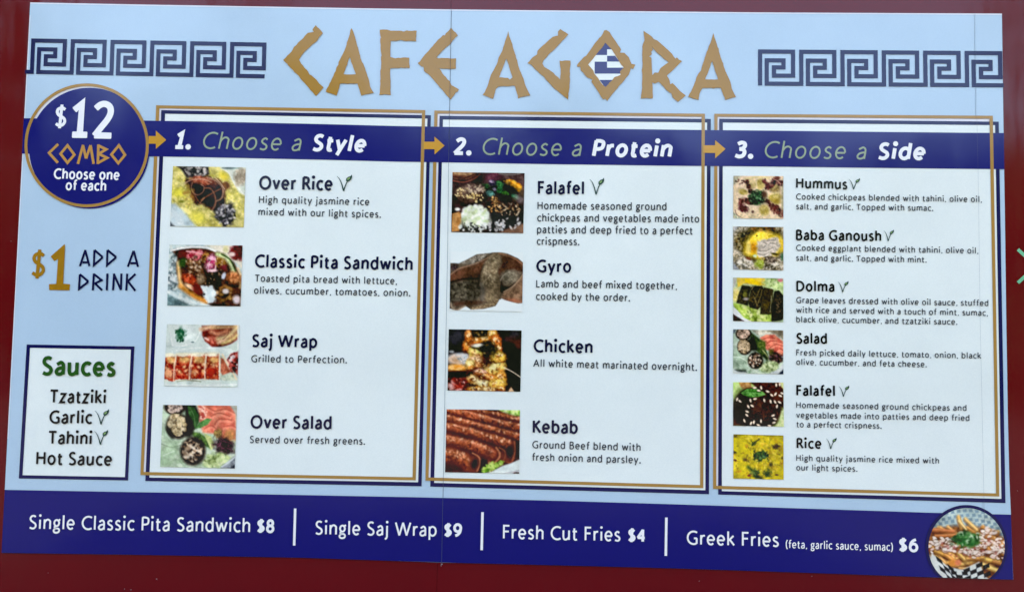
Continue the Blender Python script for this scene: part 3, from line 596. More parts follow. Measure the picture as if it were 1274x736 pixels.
# ------------------------------------------------------------------ sauces box
sauce = empty('sauce_box', (P(100, 596)[0], 0, P(100, 596)[1]), board)
so_, si_ = [(34.4, 428.2), (168.3, 430.6), (160.3, 596.7), (24.6, 594.2)], [(38.6, 432.3), (163.8, 434.6), (156.4, 592.6), (29.2, 590.2)]
fl = Flat(1); fl.ppoly(so_); fl.build('white_field', WHT, sauce)
quad_ring(so_, si_, 3, 'navy_border', NAVF, sauce)
line_obj('box_title', sauce, TXS, [('Sauces', 53.2, 466.9, 144.5, 468.6, 24)], 7, wt=.185, track=.02)
for ln in [('Tzatziki', 62.8, 500.9, 132.4, 501.9, 15.4), ('Garlic', 62.8, 526.6, 116, 527, 15.4), ('Tahini', 61, 552, 115, 552.6, 15.4), ('Hot Sauce', 46.4, 577.4, 140.2, 578.9, 15.4)]:
    line_obj('sauce_name', sauce, TXK, [ln], 7, wt=.16, track=.035)
leaf_mark(sauce, 119.3, 136.9, 508.5, 528.1); leaf_mark(sauce, 118.8, 135.7, 533.9, 553.2)

# ------------------------------------------------------------------ price line
pl = empty('price_line', (P(590, 680)[0], 0, P(590, 680)[1]), board)
for nm, pr in [(('Single Classic Pita Sandwich', 37.7, 657.2, 311.8, 661.4, 16.2), ('$8', 320.3, 661.6, 341.9, 662.2, 15.8)),
               (('Single Saj Wrap', 392.9, 664, 543.4, 666.4, 16), ('$9', 552.6, 666.6, 574.7, 667.2, 15.8)),
               (('Fresh Cut Fries', 625.8, 669.2, 771.3, 672.6, 16), ('$4', 780.9, 673, 802.7, 673.8, 15.8)),
               (('Greek Fries', 853.9, 676.4, 967.9, 679.4, 16.2), ('$6', 1116.9, 685, 1141.1, 686, 16))]:
    line_obj('price_item', pl, TXW, [nm], 7, wt=.128, track=.055); line_obj('price', pl, TXW, [pr], 7, wt=.19, track=.02)
line_obj('price_note', pl, TXW, [('(feta, garlic sauce, sumac)', 976.8, 680.6, 1109.4, 684.2, 9.2)], 7, wt=.125, track=.06)
for a, b in [((368, 631.4), (366.7, 677.3)), ((600.5, 636), (599.4, 683)), ((828.6, 642.6), (827.9, 690))]:
    fl = Flat(7); fl.ribbon([P(*a), P(*b)], 3.0 * pxm, cap=False); fl.build('divider', TXW, pl)

# ------------------------------------------------------------------ printed food pictures (colour per vertex of a fine flat grid)
class Pic:
    def __init__(s, corners, nu, nv, seed, disc=False):
        u, v_ = np.meshgrid(np.linspace(0, 1, nu), np.linspace(0, 1, nv))
        if disc:
            a = u * 2 - 1; b = v_ * 2 - 1
            u = (a * np.sqrt(1 - b * b / 2) + 1) / 2; v_ = (b * np.sqrt(1 - a * a / 2) + 1) / 2
        TL, TR, BR, BL = [np.array(c, float) for c in corners]
        q = (TL * (1 - u[..., None]) + TR * u[..., None]) * (1 - v_[..., None]) + (BL * (1 - u[..., None]) + BR * u[..., None]) * v_[..., None]
        s.x, s.y = q[..., 0], q[..., 1]; s.nu, s.nv = nu, nv; s.c = np.zeros(s.x.shape + (3,)); s.r = np.random.RandomState(seed); s.sat = .86; s.con = .16
    def n(s, sc, det=3):
        """fractal value noise 0..1 with features of sc crop pixels"""
        out = np.zeros_like(s.x); tot = 0; a = 1.
        for k in range(det):
            N = 64; g = s.r.rand(N, N); X_ = (s.x + 1000 + k * 77) / sc; Y_ = (s.y + 1000 + k * 31) / sc
            i = np.floor(X_).astype(int); j = np.floor(Y_).astype(int); fx = X_ - i; fy = Y_ - j; fx = fx * fx * (3 - 2 * fx); fy = fy * fy * (3 - 2 * fy)
            gg = lambda a_, b_: g[a_ % N, b_ % N]
            out += a * ((gg(i, j) * (1 - fx) + gg(i + 1, j) * fx) * (1 - fy) + (gg(i, j + 1) * (1 - fx) + gg(i + 1, j + 1) * fx) * fy); tot += a; a *= .55; sc /= 2.
        return np.clip((out / tot - .5) * 1.9 + .5, 0, 1)
    def col(s, c):
        if isinstance(c[0], (tuple, list)):
            t = s.n(c[2])[..., None]; t = np.clip((t - .5) * 1.6 + .5, 0, 1); return np.array(c[0], float) * (1 - t) + np.array(c[1], float) * t
        return np.array(c, float)
    def put(s, m_, c, a=1): m_ = (np.clip(m_, 0, 1) * a)[..., None]; s.c = s.c * (1 - m_) + s.col(c) * m_
    def bg(s, c): s.put(np.ones_like(s.x), c)
    def e(s, x, y, rx, ry, c, rot=0, soft=.15, rag=0, a=1):
        t = math.radians(rot); dx, dy = s.x - x, s.y - y; X_ = dx * math.cos(t) + dy * math.sin(t); Y_ = -dx * math.sin(t) + dy * math.cos(t)
        d = np.hypot(X_ / rx, Y_ / ry)
        if rag: d = d + (s.n(min(rx, ry) * .5) - .5) * rag
        s.put((1 - d) / (soft * 1.7 + .05) + .5, c, a)
    def sd(s, pts, closed=True):
        d = np.full(s.x.shape, 1e9); ins = np.zeros(s.x.shape, bool); n = len(pts)
        for i in range(n if closed else n - 1):
            (x0, y0), (x1, y1) = pts[i], pts[(i + 1) % n]
            L = (x1 - x0) ** 2 + (y1 - y0) ** 2 + 1e-9; t = np.clip(((s.x - x0) * (x1 - x0) + (s.y - y0) * (y1 - y0)) / L, 0, 1)
            d = np.minimum(d, np.hypot(s.x - x0 - t * (x1 - x0), s.y - y0 - t * (y1 - y0)))
            if closed and y0 != y1: ins ^= ((y0 > s.y) != (y1 > s.y)) & (s.x < (x1 - x0) * (s.y - y0) / (y1 - y0) + x0)
        return np.where(ins, d, -d) if closed else d
    def p(s, pts, c, soft=8, a=1, rag=0):
        d = s.sd(pts)
        if rag: d = d + (s.n(rag * 2.5) - .5) * rag * 1.6
        s.put(d / (soft * 1.6) + .5, c, a)
    def l(s, pts, w_, c, a=1, curve=True):
        if curve and len(pts) > 2: pts = S_(pts, 5)
        s.put((w_ / 2 - s.sd(pts, False)) / (w_ * .7 + 3) + .5, c, a)
    def k(s, x, y, rx, ry, n, sz, cols, rot=0, asp=1.6, a=.9, within=None):
        """scatter n flecks of size sz over an ellipse"""
        t = math.radians(rot)
        for i in range(n):
            r_, th = math.sqrt(s.r.rand()), s.r.rand() * 6.283; ex, ey = r_ * math.cos(th) * rx, r_ * math.sin(th) * ry
            px_, py_ = x + ex * math.cos(t) - ey * math.sin(t), y + ex * math.sin(t) + ey * math.cos(t)
            z_ = sz * (.6 + .8 * s.r.rand()); s.e(px_, py_, z_ * asp, z_, cols[s.r.randint(len(cols))], s.r.rand() * 180, .7, 0, a)
    def speckle(s, amp=14, sc=16):
        """crumb texture: multiplies tone by broad and fine noise"""
        m_ = 1 + (s.n(90, 3) - .5) * .34 + (s.n(sc, 2) - .5) * amp * .009
        dk = 1 - np.clip(s.c.max(-1) / 255., 0, 1); m_ = 1 + (m_ - 1) * (.35 + .9 * np.clip(dk * 1.6, 0, 1))
        s.c = np.clip(s.c, 0, 255) * m_[..., None]
    def bowl(s, x, y, rx, ry, rot=0): pass
    def make(s, f, parent, label, ymax=None, layer=6):
        vs = []; X_ = s.x.ravel(); Y_ = s.y.ravel().copy()
        if ymax is not None: Y_ = np.minimum(Y_, ymax(X_))
        y_ = -(BASE + LAY * layer)
        for a, b in f(list(zip(X_, Y_))):
            q = P(a, b); vs.append((q[0], y_, q[1]))
        nu, nv = s.nu, s.nv
        fs = [(j * nu + i, (j + 1) * nu + i, (j + 1) * nu + i + 1, j * nu + i + 1) for j in range(nv - 1) for i in range(nu - 1)]
        o = mesh_obj('food_photo', vs, fs, FOOD, parent); tag(o, label)
        g = s.c.mean(-1, keepdims=True); c = g + (s.c - g) * np.where(g < 205, s.sat, 1)                      # the printer's contrast curve
        b_ = c.mean(-1, keepdims=True); c = c + np.where(b_ < 205, (c - 132) * s.con, 0)
        c = np.clip(c, 3, 250) / 255.; l = np.where(c <= .04045, c / 12.92, ((c + .055) / 1.055) ** 2.4)
        l = np.maximum((l - GLOSS) / (np.array(WHITE) - GLOSS) * np.array(KW), .002)
        at = o.data.color_attributes.new('print', 'FLOAT_COLOR', 'POINT')
        at.data.foreach_set('color', np.concatenate([l.reshape(-1, 3), np.ones((nu * nv, 1))], 1).ravel().astype('f'))
        return o
BIG = 7.827; SML = 10.825
def big(par, ox, oy, cs, seed, label, fn, extra=None):
    s = Pic(cs, 118, 98, seed); fn(s); s.make(crop(ox, oy, BIG), par, label)
def sml(par, oy, cs, seed, label, fn):
    s = Pic(cs, 92, 80, seed); fn(s); s.make(crop(904, oy, SML), par, label)

def rice_plate(s):
    s.bg(((176, 168, 84), (212, 204, 128), 46)); s.k(450, 370, 380, 320, 420, 8, [(225, 216, 90), (168, 160, 60), (232, 224, 150), (150, 145, 70)], 0, 1.6, .6)
    s.p([(60, 430), (120, 435), (190, 500), (330, 660), (60, 670)], ((170, 190, 200), (198, 212, 218), 90), 20); s.p([(60, 600), (130, 670), (60, 670)], (84, 94, 104), 14)
    s.e(150, 330, 60, 40, (214, 208, 70), 0, .6); s.e(340, 570, 70, 50, (222, 214, 84), 20, .6); s.e(540, 90, 90, 30, (220, 212, 130), 10, .5)
    s.p([(540, 60), (820, 60), (820, 370), (740, 330), (680, 230), (640, 150)], ((192, 204, 190), (210, 218, 208), 60), 14); s.l([(560, 90), (640, 140), (700, 250), (790, 350)], 10, (226, 232, 224))
    s.e(760, 170, 70, 90, ((196, 182, 160), (158, 146, 124), 30), 20, .2, .4); s.e(650, 92, 80, 12, (110, 130, 130), 0, .4); s.e(590, 170, 50, 36, (206, 190, 60), 30, .5)
    s.p([(130, 72), (440, 72), (450, 150), (380, 180), (230, 190), (180, 110)], ((46, 42, 44), (84, 78, 78), 20), 12); s.k(320, 120, 110, 50, 70, 9, [(196, 190, 186), (150, 146, 146), (30, 30, 34)], 10, 1.5, .8)
    s.p([(210, 210), (300, 175), (440, 170), (560, 210), (610, 300), (600, 420), (560, 520), (470, 500), (390, 440), (300, 440), (270, 360), (260, 280)], ((58, 30, 26), (92, 52, 38), 40), 18, 1, 14)
    s.e(380, 215, 110, 42, ((150, 70, 50), (196, 120, 90), 24), 8, .3, .4); s.e(610, 260, 46, 36, (128, 82, 44), 20, .3, .4); s.e(330, 280, 55, 45, (34, 18, 20), 0, .5); s.e(420, 340, 70, 40, (40, 20, 20), -20, .5); s.e(540, 330, 40, 55, (44, 22, 20), 0, .5); s.e(450, 420, 70, 40, (36, 18, 20), 10, .5)
    for q, w_, c in [([(210, 240), (280, 205), (390, 200), (470, 230)], 9, (196, 160, 138)), ([(285, 230), (275, 290), (320, 350), (380, 330), (400, 280), (370, 250)], 10, (170, 128, 112)), ([(400, 285), (460, 290), (500, 350), (510, 430), (480, 500)], 13, (164, 116, 92)), ([(430, 180), (520, 220), (580, 290), (570, 380), (520, 410)], 14, (178, 140, 112)), ([(370, 400), (450, 350), (560, 290)], 12, (158, 104, 76)), ([(360, 430), (400, 380), (370, 410)], 8, (190, 140, 110)), ([(300, 340), (350, 420), (380, 440)], 9, (150, 100, 80)), ([(500, 180), (560, 240), (600, 300)], 7, (210, 180, 150))]: s.l(q, w_, c, .85)
    s.e(600, 540, 110, 115, ((30, 28, 34), (70, 66, 72), 22), 35, .25, .5); s.k(610, 540, 95, 100, 60, 9, [(176, 174, 180), (120, 118, 128), (12, 12, 18), (210, 208, 210)], 30, 1.6, .75)
    s.l([(600, 430), (605, 520)], 7, (150, 140, 130), .7); s.k(250, 350, 60, 100, 20, 12, [(150, 110, 50), (176, 150, 70)], 0, 1.4, .5); s.e(180, 415, 30, 14, (120, 124, 50), 0, .5); s.speckle(16, 14)
def pita(s):
    s.bg(((196, 208, 206), (150, 172, 178), 30)); s.k(130, 330, 55, 230, 70, 11, [(236, 242, 244), (96, 112, 120), (60, 76, 84)], 10, 2.2, .6)
    s.p([(70, 540), (190, 600), (300, 665), (70, 665)], ((104, 132, 136), (80, 104, 110), 50), 16); s.l([(90, 520), (190, 580), (340, 630), (520, 655)], 30, (210, 224, 226), .8)
    s.p([(430, 66), (820, 66), (820, 330), (760, 260), (640, 170), (520, 110)], ((220, 216, 202), (198, 196, 180), 40), 12); s.e(760, 140, 75, 85, ((110, 24, 34), (70, 14, 22), 24), 30, .3, .4); s.e(640, 110, 26, 36, (190, 186, 140), 0, .5); s.e(700, 160, 30, 20, (216, 196, 190), 0, .5)
    s.p([(110, 120), (300, 92), (480, 110), (620, 150), (720, 240), (780, 350), (795, 520), (780, 668), (520, 668), (420, 620), (300, 560), (190, 470), (160, 320), (170, 180)], ((46, 26, 22), (84, 50, 36), 30), 14)
    s.l([(110, 125), (250, 96), (430, 92), (540, 130)], 16, (232, 236, 236)); s.l([(180, 240), (185, 340), (205, 450), (260, 510)], 34, ((224, 178, 110), (236, 204, 150), 40)); s.l([(200, 470), (280, 530), (380, 590), (450, 615)], 44, ((196, 128, 50), (222, 160, 80), 30))
    s.l([(760, 300), (785, 380), (780, 480)], 26, (214, 180, 130), .8); s.e(220, 160, 45, 40, (104, 24, 36), 0, .4); s.e(340, 170, 90, 50, ((150, 36, 56), (214, 120, 130), 26), -10, .3, .4); s.l([(260, 130), (340, 140), (410, 160)], 12, (220, 170, 176), .8)
    s.e(225, 240, 40, 48, (58, 88, 40), 20, .4); s.e(300, 250, 40, 44, ((190, 150, 110), (120, 80, 50), 16), 10, .4, .4); s.e(350, 290, 75, 60, ((120, 84, 58), (70, 46, 34), 22), 10, .3, .4); s.k(340, 250, 90, 70, 20, 9, [(226, 206, 180), (60, 30, 26)], 0, 1.5, .6)
    s.e(440, 190, 34, 50, ((176, 130, 60), (120, 80, 40), 18), 20, .3, .3); s.e(500, 240, 55, 85, ((168, 52, 92), (222, 160, 186), 30), 15, .3, .3); s.l([(470, 330), (480, 240), (510, 190)], 10, (236, 200, 214), .7); s.l([(530, 330), (545, 260), (540, 200)], 12, (240, 222, 226), .8)
    s.e(590, 240, 50, 60, ((160, 120, 50), (100, 64, 30), 20), 0, .3, .4); s.l([(560, 160), (640, 190), (690, 260), (720, 340)], 40, ((196, 210, 160), (160, 184, 120), 30)); s.l([(600, 160), (680, 210), (725, 290), (735, 350)], 12, (46, 70, 36)); s.e(620, 290, 36, 30, (110, 40, 50), 0, .4)
    s.e(720, 390, 70, 55, ((206, 140, 90), (150, 84, 50), 22), 20, .3, .4); s.e(530, 400, 90, 65, ((22, 18, 18), (66, 54, 40), 20), -10, .3, .4); s.e(620, 370, 18, 34, (196, 206, 224), 20, .4); s.e(510, 318, 50, 14, (226, 190, 200), 0, .4)
    s.e(290, 400, 80, 45, ((150, 54, 30), (206, 90, 60), 26), 25, .3, .2); s.e(300, 480, 60, 20, (226, 190, 150), 30, .4); s.e(370, 500, 60, 40, (112, 24, 28), 35, .4); s.e(400, 400, 40, 50, (140, 120, 96), 0, .5)
    s.p([(400, 470), (500, 465), (545, 490), (550, 560), (530, 620), (470, 630), (430, 560)], ((200, 216, 222), (220, 230, 232), 40), 14, 1, 12); s.e(430, 548, 12, 12, (60, 60, 66), 0, .4)
    s.k(640, 560, 120, 80, 50, 14, [(150, 104, 56), (88, 56, 36), (200, 170, 130), (30, 20, 18), (176, 134, 70)], 20, 1.5, .8); s.e(640, 520, 30, 24, (206, 200, 200), 0, .4); s.e(745, 600, 34, 40, (206, 196, 204), 0, .5); s.k(450, 300, 230, 150, 70, 7, [(30, 18, 16), (206, 176, 140)], 0, 1.5, .5); s.speckle(18, 14)
def wrap(s):
    s.bg(((200, 214, 212), (186, 202, 198), 60)); s.p([(120, 60), (430, 60), (430, 100), (380, 210), (300, 270), (150, 270)], ((214, 226, 226), (200, 214, 210), 40), 8); s.l([(135, 130), (145, 220), (170, 275), (270, 262), (380, 215), (425, 110)], 9, (232, 240, 242), .8); s.l([(150, 275), (280, 280)], 7, (160, 176, 180), .7)
    s.e(230, 150, 52, 55, ((34, 84, 60), (90, 140, 110), 18), 20, .3, .6); s.k(235, 160, 60, 65, 24, 8, [(20, 70, 46), (40, 90, 60)], 0, 1.5, .8); s.e(350, 230, 16, 8, (90, 110, 110), 0, .5); s.e(255, 215, 9, 13, (30, 70, 54), 0, .5)
    s.p([(440, 70), (780, 70), (790, 200), (700, 270), (540, 280), (470, 220), (440, 160)], ((86, 30, 34), (130, 50, 44), 26), 12); s.e(560, 210, 80, 40, ((150, 60, 50), (206, 110, 90), 22), 10, .3, .3)
    for q, w_, c in [([(430, 105), (500, 88), (560, 76)], 36, (212, 176, 142)), ([(540, 90), (680, 84), (780, 74)], 34, (206, 166, 122)), ([(530, 130), (600, 150), (690, 118)], 38, (210, 140, 108)), ([(600, 200), (700, 170), (780, 90)], 46, (214, 190, 140)), ([(640, 240), (720, 210), (785, 160)], 36, (206, 184, 124)), ([(600, 235), (660, 200)], 30, (222, 184, 150))]: s.l(q, w_, (c, tuple(v - 24 for v in c), 20))
    s.l([(700, 105), (690, 160), (640, 205)], 6, (110, 60, 40), .7); s.l([(500, 205), (470, 190)], 18, (226, 190, 180)); s.l([(792, 60), (792, 300)], 10, (226, 234, 236)); s.p([(640, 275), (780, 230), (780, 310), (620, 300)], ((196, 210, 204), (176, 192, 184), 30), 10)
    s.p([(130, 320), (360, 275), (640, 285), (790, 330), (790, 380), (100, 380)], ((206, 220, 218), (190, 206, 204), 40), 14); s.l([(190, 310), (380, 285), (560, 290), (720, 300)], 14, (226, 236, 236), .8)
    RD = ((134, 32, 24), (190, 84, 58), 18)
    s.p([(75, 350), (185, 350), (190, 330), (610, 320), (612, 600), (200, 612), (75, 610)], (200, 206, 190), 8)
    for i, q in enumerate([[(72, 378), (182, 372), (176, 600), (150, 620), (72, 580)], [(192, 352), (338, 345), (322, 592), (178, 592)], [(348, 348), (476, 344), (470, 586), (326, 588)], [(486, 340), (606, 344), (604, 592), (474, 590)]]):
        s.p(q, RD, 8, 1, 5); x0 = min(p_[0] for p_ in q); x1 = max(p_[0] for p_ in q); cx_ = (x0 + x1) / 2
        s.k(cx_, 470, (x1 - x0) * .42, 100, 44, 11, [(226, 170, 110), (100, 16, 18), (236, 200, 150), (160, 46, 36), (90, 20, 18)], 0, 1.4, .7)
        s.e(cx_ + 15, 400, (x1 - x0) * .34, 30, (226, 186, 110), 0, .6, .5, .8); s.e(cx_, 352, (x1 - x0) * .46, 18, (236, 232, 206), 0, .4, .3)
    s.e(525, 520, 38, 50, (190, 50, 36), 0, .5); s.e(120, 530, 40, 40, (226, 160, 116), 0, .4, .5)
    for q in ([(190, 350), (170, 480), (166, 610)], [(342, 350), (320, 480), (318, 595)], [(480, 345), (466, 480), (470, 590)], [(610, 340), (612, 590)]): s.l(q, 9, (240, 226, 196), .8)
    s.p([(615, 360), (640, 360), (775, 600), (770, 620), (690, 620), (615, 590)], ((190, 200, 180), (160, 176, 160), 30), 10); s.p([(622, 380), (650, 390), (720, 520), (640, 550), (620, 520)], ((190, 110, 84), (150, 76, 56), 22), 10); s.l([(640, 350), (710, 470), (775, 590)], 16, (220, 200, 166))
    s.p([(680, 400), (720, 340), (790, 320), (795, 560), (760, 520), (700, 440)], ((120, 30, 34), (190, 110, 100), 22), 10); s.k(745, 430, 45, 90, 30, 10, [(30, 20, 24), (220, 214, 214), (160, 50, 44), (90, 20, 24)], 0, 1.4, .8)
    s.p([(70, 615), (790, 600), (790, 670), (70, 670)], ((208, 222, 218), (186, 204, 200), 60), 10); s.l([(200, 612), (280, 600), (380, 606), (430, 612)], 10, (130, 130, 100), .7); s.l([(80, 640), (400, 650), (780, 640)], 14, (226, 234, 236), .8); s.speckle(12, 12)
def falafel_ball(s, x, y, rx, ry, rot=0, body=((26, 20, 18), (52, 40, 32), 14), seeds=((206, 186, 150), (176, 156, 120), (226, 212, 180)), n=90, sz=8):
    s.e(x, y, rx, ry, body, rot, .12); s.k(x - rx * .06, y - ry * .06, rx * .76, ry * .78, n, sz, list(seeds), rot, 1.5, .85)
def salad(s):
    s.bg(((160, 184, 160), (190, 206, 186), 60)); s.k(170, 550, 150, 130, 60, 18, [(206, 220, 204), (150, 176, 146), (128, 156, 124)], 20, 2.4, .5); s.l([(80, 450), (180, 480), (300, 450)], 10, (110, 134, 104), .6); s.l([(100, 560), (200, 520)], 10, (206, 220, 206), .6); s.l([(120, 650), (220, 600), (280, 640)], 9, (120, 144, 112), .5)
    s.p([(430, 70), (800, 70), (800, 400), (700, 420), (600, 350), (480, 340), (440, 200)], ((222, 130, 104), (196, 92, 74), 60), 16)
    for q in ([(520, 90), (600, 130), (700, 110), (790, 150)], [(560, 180), (640, 150), (740, 180)], [(600, 260), (640, 210), (760, 215)], [(680, 280), (760, 270), (800, 290)], [(500, 300), (560, 270), (600, 300)]): s.l(q, 12, (170, 70, 56), .6); s.l([(a + 6, b + 22) for a, b in q], 20, (238, 158, 132), .6)
    s.k(470, 140, 50, 70, 46, 8, [(238, 206, 190), (180, 66, 62), (226, 150, 130)], 0, 1.4, .85); s.e(740, 370, 60, 60, ((206, 136, 84), (168, 120, 70), 30), 0, .4, .4); s.e(630, 350, 40, 50, ((150, 126, 70), (100, 84, 50), 20), 20, .3, .5); s.p([(740, 72), (806, 76), (806, 170)], (150, 160, 150), 14)
    s.p([(300, 70), (410, 70), (450, 170), (420, 300), (350, 330), (320, 200)], (26, 30, 26), 14); s.p([(330, 80), (390, 85), (440, 170), (440, 240), (400, 300), (350, 210)], ((44, 84, 44), (66, 110, 60), 50), 8); s.l([(355, 100), (395, 180), (405, 290)], 6, (96, 136, 86), .7)
    s.p([(400, 300), (450, 240), (520, 200), (565, 210), (530, 260), (460, 295)], ((60, 110, 56), (86, 140, 76), 30), 8); s.p([(360, 330), (450, 340), (530, 400), (560, 500), (500, 470), (400, 400)], ((54, 86, 44), (90, 126, 60), 30), 12); s.p([(490, 345), (560, 380), (600, 470), (560, 510), (520, 420)], ((166, 186, 110), (196, 206, 140), 26), 10)
    s.e(690, 470, 105, 85, ((60, 34, 46), (30, 16, 26), 24), 20, .25, .4)
    for k in range(16):
        a = s.r.rand() * 6.28; s.l([(690 + 80 * math.cos(a), 460 + 60 * math.sin(a)), (690 + 40 * math.cos(a + .8), 460 + 30 * math.sin(a + .8)), (690 + 70 * math.cos(a + 1.6), 460 + 50 * math.sin(a + 1.6))], 6, [(110, 66, 84), (24, 12, 20), (86, 50, 66)][k % 3], .7)
    s.e(610, 610, 120, 65, ((150, 176, 110), (110, 136, 76), 24), -10, .3, .4); s.k(610, 610, 120, 60, 60, 12, [(196, 214, 156), (92, 116, 60), (176, 196, 130), (220, 230, 190)], -10, 1.6, .8); s.p([(660, 668), (800, 560), (800, 690), (650, 690)], ((130, 140, 150), (84, 92, 100), 40), 12); s.l([(665, 672), (740, 620), (805, 566)], 12, (196, 206, 212)); s.p([(740, 690), (800, 640), (800, 690)], (40, 46, 60), 8)
    falafel_ball(s, 210, 95, 105, 75, n=80, seeds=((180, 160, 150), (140, 126, 120), (210, 190, 176))); s.e(330, 280, 60, 110, (18, 20, 16), -10, .3); falafel_ball(s, 235, 275, 108, 128, -15, n=210, sz=9, seeds=((196, 180, 140), (170, 152, 112), (220, 206, 172), (120, 104, 76))); s.e(160, 340, 26, 60, (20, 20, 18), -30, .5)
    falafel_ball(s, 385, 520, 124, 138, 0, n=150, sz=10, seeds=((226, 216, 196), (196, 176, 150), (28, 18, 16), (150, 124, 100))); s.l([(330, 420), (380, 400), (440, 440)], 14, (20, 14, 14), .7); s.l([(320, 610), (390, 640), (450, 600)], 16, (14, 12, 12), .8); s.speckle(16, 14)
def falafel_board(s):
    s.bg(((72, 52, 54), (48, 34, 38), 60)); s.e(190, 80, 150, 60, ((120, 74, 56), (80, 46, 40), 40), 0, .2); s.e(190, 70, 120, 34, ((176, 140, 100), (130, 92, 66), 30), 0, .3); s.l([(90, 150), (200, 165), (300, 130), (350, 90)], 9, (128, 70, 56)); s.l([(90, 110), (200, 125), (290, 90)], 8, (52, 30, 30))
    s.e(480, 100, 100, 60, ((110, 60, 76), (84, 40, 60), 40), 0, .4); s.p([(560, 70), (790, 75), (790, 260), (700, 200), (600, 150)], ((110, 84, 84), (84, 60, 62), 50), 20); s.l([(540, 84), (640, 92), (740, 84)], 12, (150, 150, 146), .7)
    s.p([(590, 150), (640, 140), (750, 180), (765, 240), (740, 262), (690, 220), (600, 185)], ((226, 140, 24), (240, 176, 50), 20), 8, 1, 8); s.k(680, 195, 80, 40, 30, 8, [(250, 190, 60), (200, 110, 20)], 20, 1.4, .7)
    s.e(580, 240, 130, 80, ((24, 30, 38), (34, 50, 40), 30), 10, .3, .3)
    for a in [(410, 210, 40, 30, (52, 116, 60)), (540, 180, 40, 26, (70, 140, 80)), (450, 275, 46, 30, (106, 176, 166)), (545, 235, 30, 36, (54, 120, 70)), (600, 275, 34, 22, (70, 130, 56)), (690, 310, 36, 30, (80, 150, 110)), (480, 175, 40, 28, (62, 44, 84)), (640, 230, 50, 30, (30, 22, 44)), (495, 235, 20, 14, (150, 140, 166)), (470, 160, 26, 12, (160, 140, 170))]: s.e(a[0], a[1], a[2], a[3], (a[4], tuple(v * .6 for v in a[4]), 16), 15, .3, .4)
    s.e(740, 330, 50, 50, (150, 140, 140), 0, .5, .3, .6); s.e(765, 270, 30, 40, (74, 60, 50), 0, .5)
    s.e(265, 300, 150, 105, (24, 16, 20), -8, .4); s.e(260, 275, 142, 92, ((92, 70, 60), (56, 40, 36), 20), -8, .2, .1); s.e(240, 235, 90, 34, (120, 100, 92), -8, .9, 0, .7); s.k(200, 270, 85, 62, 34, 6, [(216, 196, 130), (236, 220, 160), (150, 120, 80)], -10, 1.5, .85); s.k(310, 310, 85, 50, 34, 6, [(216, 196, 130), (190, 164, 100), (236, 220, 160)], 10, 1.5, .85); s.k(300, 230, 100, 40, 60, 7, [(190, 176, 150), (120, 100, 96), (70, 50, 50)], 0, 2.2, .7)
    s.e(600, 440, 165, 115, (14, 10, 12), 15, .4); s.e(590, 405, 156, 110, ((70, 48, 38), (36, 24, 20), 20), 15, .2, .1); s.e(560, 350, 90, 40, (96, 70, 56), 10, .9, 0, .6); s.k(510, 385, 80, 80, 46, 6, [(206, 156, 90), (236, 190, 120), (150, 100, 60)], 10, 1.5, .85); s.k(640, 420, 100, 90, 50, 6, [(190, 160, 120), (120, 90, 66), (226, 210, 180), (30, 20, 16)], 10, 2.2, .75)
    s.e(600, 340, 70, 34, (40, 26, 28), 10, .5); s.p([(470, 500), (790, 520), (790, 560), (540, 640), (430, 650)], (22, 16, 18), 20, .9); s.p([(560, 640), (790, 560), (790, 665), (520, 665)], ((112, 82, 66), (130, 98, 78), 40), 14)
    s.p([(80, 470), (150, 455), (190, 480), (180, 560), (150, 640), (80, 645)], ((176, 120, 66), (200, 150, 90), 30), 8); s.p([(180, 470), (240, 420), (340, 400), (420, 440), (470, 540), (420, 610), (330, 640), (200, 630), (160, 600)], ((190, 206, 190), (150, 166, 140), 22), 10, .6, 14)
    s.k(310, 500, 130, 105, 170, 14, [(236, 244, 236), (216, 230, 216), (200, 216, 170), (246, 250, 246), (180, 196, 150)], 0, 1.3, .9); s.k(300, 600, 150, 50, 70, 9, [(26, 24, 28), (220, 230, 226), (60, 60, 56), (236, 240, 236)], 0, 1.3, .9); s.k(500, 600, 130, 50, 30, 9, [(216, 222, 226), (170, 170, 170)], 0, 1.6, .9); s.e(135, 428, 24, 14, (236, 240, 232), 0, .4); s.k(640, 560, 140, 50, 14, 7, [(216, 216, 216)], 0, 2.2, .9); s.speckle(16, 14)
